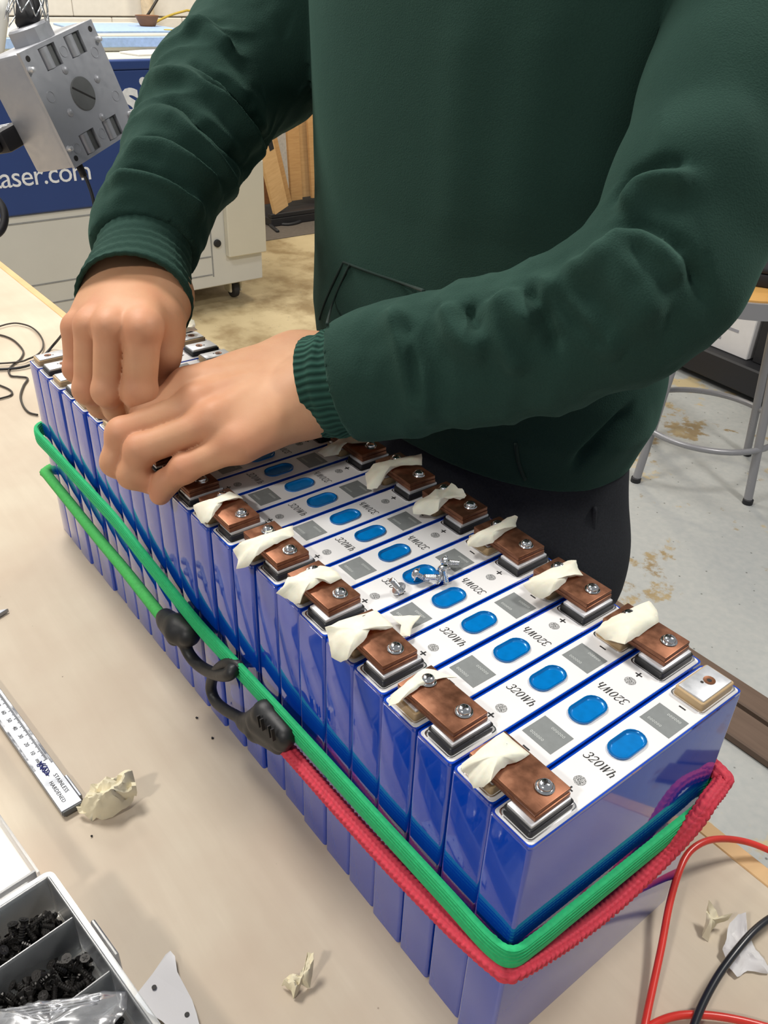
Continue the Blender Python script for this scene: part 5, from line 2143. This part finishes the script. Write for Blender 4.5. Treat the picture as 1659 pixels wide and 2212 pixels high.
# seams of the lower doors
for z in (-.322, -.553, -.630):
    mpart('door_seam', newbox((XM - .0012, YR + .27, z - .003), (XM - .0002, 1.1, z + .003)), M_GAP)
mpart('door_seam', newbox((XM - .0012, YR + .262, -.64), (XM - .0002, YR + .268, -.30)), M_GAP)
mpart('side_leg', newbox((XM - .035, YR + .015, -.56), (XM - .0005, YR + .20, -.18), .004, 1), M_CREAM)
mpart('key_lock', lathe(bmesh.new(), [(.016, 0), (.016, .008), (.012, .010), (0, .010)], 16, Matrix.Translation((XM - .0005, YR + .238, -.50)) @ Matrix.Rotation(-math.pi / 2, 4, 'Y')), M_BLACK)
mpart('deck', newbox((XM + .031, YR, .1705), (XM + 1.0, 1.1, .199), .004, 1), M_CREAM)
mpart('lid', newbox((XM + .28, YR + .08, .1995), (XM + 1.0, 1.1, .26), .008, 2), M_CREAM)
mpart('lid_trim', newbox((XM + .268, YR + .08, .215), (XM + .2795, 1.1, .25), .003, 1), M_LIDBLUE)
for y in (YR + .12, .9):
    for x in (XM + .10, XM + .85):
        ca = mpart('caster', newbox((x - .035, y - .035, -.698), (x + .035, y + .035, -.6855), .003, 1), M_CASTER)
        mpart('fork', newbox((x - .030, y - .032, -.752), (x + .030, y - .020, -.6985), .006, 2), M_CASTER, ca)
        mpart('fork', newbox((x - .030, y + .020, -.752), (x + .030, y + .032, -.6985), .006, 2), M_CASTER, ca)
        bm = bmesh.new()
        lathe(bm, [(.030, -.016), (.038, -.012), (.038, .012), (.030, .016)], 20, Matrix.Translation((x, y, FLOOR_Z + .0382)) @ Matrix.Rotation(math.pi / 2, 4, 'X'))
        mpart('wheel', bm, M_RUBBER, ca, 40)
MT = Matrix(((0, 0, -1, XM - .0128), (-1, 0, 0, 0), (0, 1, 0, 0), (0, 0, 0, 1)))


def mtext(s, size, y, z, space=1.0, extra=0.0, bold=0.0):
    mw = Matrix.Translation((0, y, z)) @ MT
    o = text_mesh('lettering', s, size, M_MACHTXT, mw, None, extrude=.0008 + extra, space=space, bold=bold)
    o.parent = bp_
    return o


a0 = at(262, 240, XM, 0)
mtext('sic', .185, a0.y, a0.z - .012, 1.0, .001, .005)
a0 = at(-28, 408, XM, 0)
mtext('Laser.com', .098, a0.y, a0.z, .92)
# sheets and small things on the machine
def slab(name, label, cat, px, z, th, mat, bevel=.001, group=None):
    P = [at(x, y, z) for x, y in px]
    bm = bmesh.new()
    pts = [(p.x, p.y) for p in P]
    ar = sum(pts[i][0] * pts[(i + 1) % len(pts)][1] - pts[(i + 1) % len(pts)][0] * pts[i][1] for i in range(len(pts)))
    if ar < 0:
        pts = pts[::-1]
    prism(bm, pts, z - th, z, bevel, 1)
    return tag(obj(name, bm, mat, None), label, cat, group)


slab('acrylic_sheet', 'white sheet lying on the front of the machine deck', 'sheet', [(258, 111), (300, 117), (420, 112), (470, 100), (360, 103)], .206, .006, M_PAPER)
PLW = [(3.46, -1.16), (3.95, -1.22), (3.95, -1.62), (3.46, -1.62)]
bm = bmesh.new()
prism(bm, PLW[::-1], .2605, .267, .001, 1)
tag(obj('aluminium_plate', bm, M_LIDBLUE, None), 'blue grey plate on the machine lid next to the wall pipe', 'plate')
tag(obj('yellow_disc', lathe(bmesh.new(), [(.02, .2672), (.02, .270), (0, .270)], 16, Matrix.Translation((3.50, -1.53, 0))), M_YELLOW, None), 'small yellow disc at the right end of the plate', 'disc')
bw = thing('dark_dish', 'small dark tapered dish on the machine lid', 'dish', (0, 0, 0))
bw.location = (3.74, -1.55, .2672)
o = obj('bowl', lathe(bmesh.new(), [(.030, 0), (.034, .004), (.050, .040), (.046, .040), (.030, .006), (0, .006)], 20), M_BOARD3, bw, 40)

# wall pipe and cables
pp = at(320, 30, 4.93, 0)
bm = tube(bmesh.new(), [Vector((4.93, pp.y, -.70)), Vector((4.93, pp.y, 1.6))], .034, 20, up=Vector((1, 0, 0)))
tag(obj('wall_pipe', bm, M_PIPE, None, 40), 'beige vertical pipe against the white block wall', 'pipe')
wire('wall_cable', 'dark cable slanting down the white wall beside the pipe', [at(344, -8, 4.86, 0), at(322, 28, 4.86, 0), at(306, 50, 4.86, 0), at(297, 64, 4.6, 0)], .007, M_CABLE, 'cable', .03)
wire('wall_cable', 'yellow cable arching from the pipe foot to the right', [at(312, 66, 4.80, 0), at(330, 52, 4.82, 0), at(360, 36, 4.86, 0), at(395, 25, 4.88, 0), at(415, 24, 4.88, 0), at(470, 45, 4.88, 0)], .006, M_YELLOW, 'cable', .03)
o = wire('wall_conduit', 'grey upright rod at the left edge in front of the wall', [at(12, -10, 2.9, 0), at(4, 60, 2.9, 0), at(-4, 120, 2.9, 0)], .016, M_MACHW, 'rod', .05)

# ================================================================== BOARDS BY THE WALL
sh = thing('storage_rack', 'dark low rack base that carries the leaning boards', 'rack', (4.45, -2.75, FLOOR_Z))
o = obj('rack_base', newbox((-.25, -.75, .004), (.40, .35, .05), .004, 1), M_BLACK, sh)
o = obj('rack_rail', newbox((-.25, -.75, .0505), (-.21, .35, .075), .003, 1), M_BLACK, sh)
BO = [(575, 700, .10, M_BOARD3, 'dark brown board at the left of the leaning stack'), (606, 700, -.02, M_BOARD2, 'pale board with burnt black patches leaning at an angle'), (622, 700, .02, M_BOARD, 'narrow dark-edged board right behind the pale one'), (640, 700, 0, M_BOARD, 'tan board in the middle of the leaning stack'), (656, 700, 0, M_BOARD2, 'pale tall board right of the middle of the stack'), (672, 700, 0, M_BOARD3, 'shadowed brown board near the hoodie edge'), (686, 700, 0, M_BOARD, 'tan board at the right of the stack beside the hoodie'), (704, 700, 0, M_BOARD2, 'pale board farthest right in the leaning stack')]
for k, (px, _, lean, mt, lab) in enumerate(BO):
    base = at(px, 452, FLOOR_Z + .0755)
    xb = 4.40 + .05 * (k % 3) + {1: -.22, 2: -.14}.get(k, 0)
    yb = at(px, 440, xb, 0).y
    hgt = [.62, .64, .66, 1.15, 1.3, 1.0, 1.4, 1.2][k]
    wid = [.13, .13, .05, .085, .10, .08, .09, .10][k]
    bm = newbox((-.010, -wid / 2, 0), (.010, wid / 2, hgt), .001, 1)
    # rough broken ends
    for v in bm.verts:
        if v.co.z > hgt * .9:
            v.co.z += .03 * noise.noise(v.co * 20 + Vector((k, 0, 0)))
    o = obj('board', bm, mt, None)
    o.location = (xb, yb, FLOOR_Z + .085)
    o.rotation_euler = ([.12, -.22, -.2, 0.02, 0, 0.01, 0, -.01][k], 0.09, [.5, .35, .2, .1, .0, .1, 0, 0][k])
    tag(o, lab, 'board', 'boards leaning by the wall')
    if k == 1:
        for yy, zz, w_, h_ in ((-.035, .33, .04, .07), (-.02, .44, .035, .05), (.03, .50, .03, .05)):
            obj('burn_patch', newbox((-.0112, yy - w_ / 2, zz), (-.0102, yy + w_ / 2, zz + h_)), M_BLACK, o)
        obj('pink_end', newbox((-.011, .02, .60), (.011, .064, .645), .002, 1), simple('pink_paint', (226, 150, 140), .6), o)
wire('floor_cable', 'black cable lying in loops on the floor below the boards', [at(585, 465, FLOOR_Z + .01), at(620, 468, FLOOR_Z + .01), at(650, 476, FLOOR_Z + .012), at(625, 485, FLOOR_Z + .01), at(585, 484, FLOOR_Z + .01), at(600, 500, FLOOR_Z + .01)], .010, M_BLACK, 'cable', .02)
slab('dark_mat', 'dark mat on the floor in front of the boards', 'mat', [(570, 520), (700, 500), (704, 448), (575, 462)], FLOOR_Z + .004, .004, simple('grey_rubber_mat', (92, 84, 76), .8))

# ================================================================== STOOL
sc_ = Vector((1.058, -2.014, FLOOR_Z))
st = thing('stool', 'round grey metal workshop stool with a wooden seat', 'stool', sc_)
zs_ = .575
obj('seat', lathe(bmesh.new(), [(.170, zs_), (.176, zs_ + .004), (.174, zs_ + .018), (.160, zs_ + .024), (0, zs_ + .024)], 40), M_SEATWOOD, st, 40)
bm = bmesh.new()
o_ = [(.188 * math.cos(a * math.pi / 24), .188 * math.sin(a * math.pi / 24)) for a in range(48)]
i_ = [(.177 * math.cos(a * math.pi / 24), .177 * math.sin(a * math.pi / 24)) for a in range(48)]
ring_prism(bm, o_, i_, zs_ - .030, zs_ + .014)
obj('seat_ring', bm, M_STOOL, st, 40)
a0 = math.atan2(-1.964 - sc_.y, .834 - sc_.x)
for k in range(4):
    a = a0 + k * math.pi / 2
    d = Vector((math.cos(a), math.sin(a), 0))
    lg = obj('leg', tube(bmesh.new(), [d * .226 + Vector((0, 0, .012)), d * .165 + Vector((0, 0, zs_ - .031))], .0125, 12, up=Vector((-d.y, d.x, 0))), M_STOOL, st, 40)
    obj('foot_cap', lathe(bmesh.new(), [(.015, 0), (.015, .014), (.0126, .016)], 12, Matrix.Translation(d * .2275)), M_BLACK, lg)
fr = [Vector((.212 * math.cos(a * math.pi / 24), .212 * math.sin(a * math.pi / 24), .17)) for a in range(48)]
obj('foot_ring', tube(bmesh.new(), fr, .009, 10, True), M_STOOL, st, 180)
# things behind the stool
p = at(1640, 590, .0)
tb = thing('tool_case', 'black flat tool case lying on the wooden stool seat', 'case', (sc_.x + .02, sc_.y - .03, FLOOR_Z + zs_ + .0245), rz=.5)
obj('case_body', newbox((-.10, -.10, 0), (.10, .10, .035), .006, 2), M_BLACK, tb, 40)
obj('case_lid', newbox((-.10, -.10, .0355), (.10, .10, .052), .006, 2), M_BLACK, tb, 40)
ca0, ca1 = at(1450, 800, FLOOR_Z), at(1655, 893, FLOOR_Z)
cax = (ca1 - ca0)
clen = cax.length
crz = math.atan2(cax.y, cax.x)
if (Matrix.Rotation(crz, 3, 'Z') @ Vector((0, 1, 0))).dot(Vector(CAM) - ca0) > 0:
    ca0, ca1 = ca1, ca0
    crz += math.pi
    flipx = True
else:
    flipx = False
fx = lambda u: (1 - u if flipx else u) * clen
cart = thing('parts_cart', 'low black cart behind the stool with boxes on it', 'cart', ca0, rz=crz)
obj('deck', newbox((min(fx(-.5), fx(1.6)), 0, .03), (max(fx(-.5), fx(1.6)), .55, .13), .006, 1), M_BLACK, cart)
for u in (-.4, 1.5):
    for y in (.08, .47):
        obj('wheel', lathe(bmesh.new(), [(.011, -.012), (.0145, -.008), (.0145, .008), (.011, .012)], 16, Matrix.Translation((fx(u), y, .0147)) @ Matrix.Rotation(math.pi / 2, 4, 'X')), M_RUBBER, cart, 40)
CM = Matrix.Translation(ca0) @ Matrix.Rotation(crz, 4, 'Z')


def on_cart(name, label, u0, u1, y0, y1, h, mat, cat):
    c = thing(name, label, cat)
    c.matrix_world = CM
    lo = (min(fx(u0), fx(u1)), y0, .1305)
    hi = (max(fx(u0), fx(u1)), y1, .1305 + h)
    obj('box_body', newbox(lo, hi, .003, 1), mat, c)
    return c, lo, hi


c1, lo, hi = on_cart('carton', 'white printed carton on the black cart behind the stool', .10, .62, .05, .45, .40, M_PAPER, 'box')
M_PRINT = simple('grey_print', (150, 150, 158), .7)
for k in range(7):
    w_ = (hi[0] - lo[0]) * (.45 + .12 * ((k * 7) % 4))
    obj('print_line', newbox((lo[0] + .02, lo[1] - .0012, .17 + .045 * k), (lo[0] + .02 + w_ * .8, lo[1] - .0003, .18 + .045 * k)), M_PRINT, c1)
c2, lo, hi = on_cart('equipment_case', 'black equipment case with a white strip beside the carton', .66, 1.4, .06, .42, .34, M_BLACK, 'case')
obj('white_strip', newbox((lo[0] + .05, lo[1] - .0012, .30), (lo[0] + .25, lo[1] - .0003, .325)), M_PAPER, c2)
obj('case_lid', newbox((lo[0], lo[1], .4707), (hi[0], hi[1], .485), .003, 1), M_BLACK, c2)
c3 = thing('cardboard_box', 'pale cardboard box behind the stool near the sleeve', 'box', (2.75, -4.3, FLOOR_Z), rz=-.45)
obj('box_body', newbox((-.3, -.35, 0), (.3, .35, .70), .003, 1), M_PAPER, c3)
obj('tape_strip', newbox((-.301, -.04, .0), (-.3003, .04, .70)), M_BOARD2, c3)
c4 = thing('tray', 'tan tray on the pale cardboard box', 'tray', (2.75, -4.3, FLOOR_Z + .7005), rz=-.45)
obj('tray_body', newbox((-.3, -.35, 0), (.3, .35, .22), .004, 1), M_BOARD2, c4)
obj('tray_lip', newbox((-.31, -.36, .2202), (.31, .36, .24), .004, 1), M_BOARD, c4)

# ================================================================== LUMBER ON THE FLOOR
def lumber(label, pxs, th, mat):
    P = [at(x, y, FLOOR_Z + th) for x, y in pxs]
    ya, yb = P[0].y, P[1].y
    o = obj('lumber', newbox((-.9, -abs(yb - ya) / 2, 0), (.9, abs(yb - ya) / 2, th), .003, 1), mat, None)
    o.location = (P[0].x - .25, (ya + yb) / 2, FLOOR_Z + .0002)
    return tag(o, label, 'lumber', 'lumber on the floor by the bench')


lumber('brown lumber length on the floor, the one farther from the bench', [(1604, 1470), (1605, 1522)], .02, M_LUMBER)
lumber('brown lumber length on the floor, the one closer to the bench', [(1603, 1531), (1598, 1600)], .02, M_LUMBER)
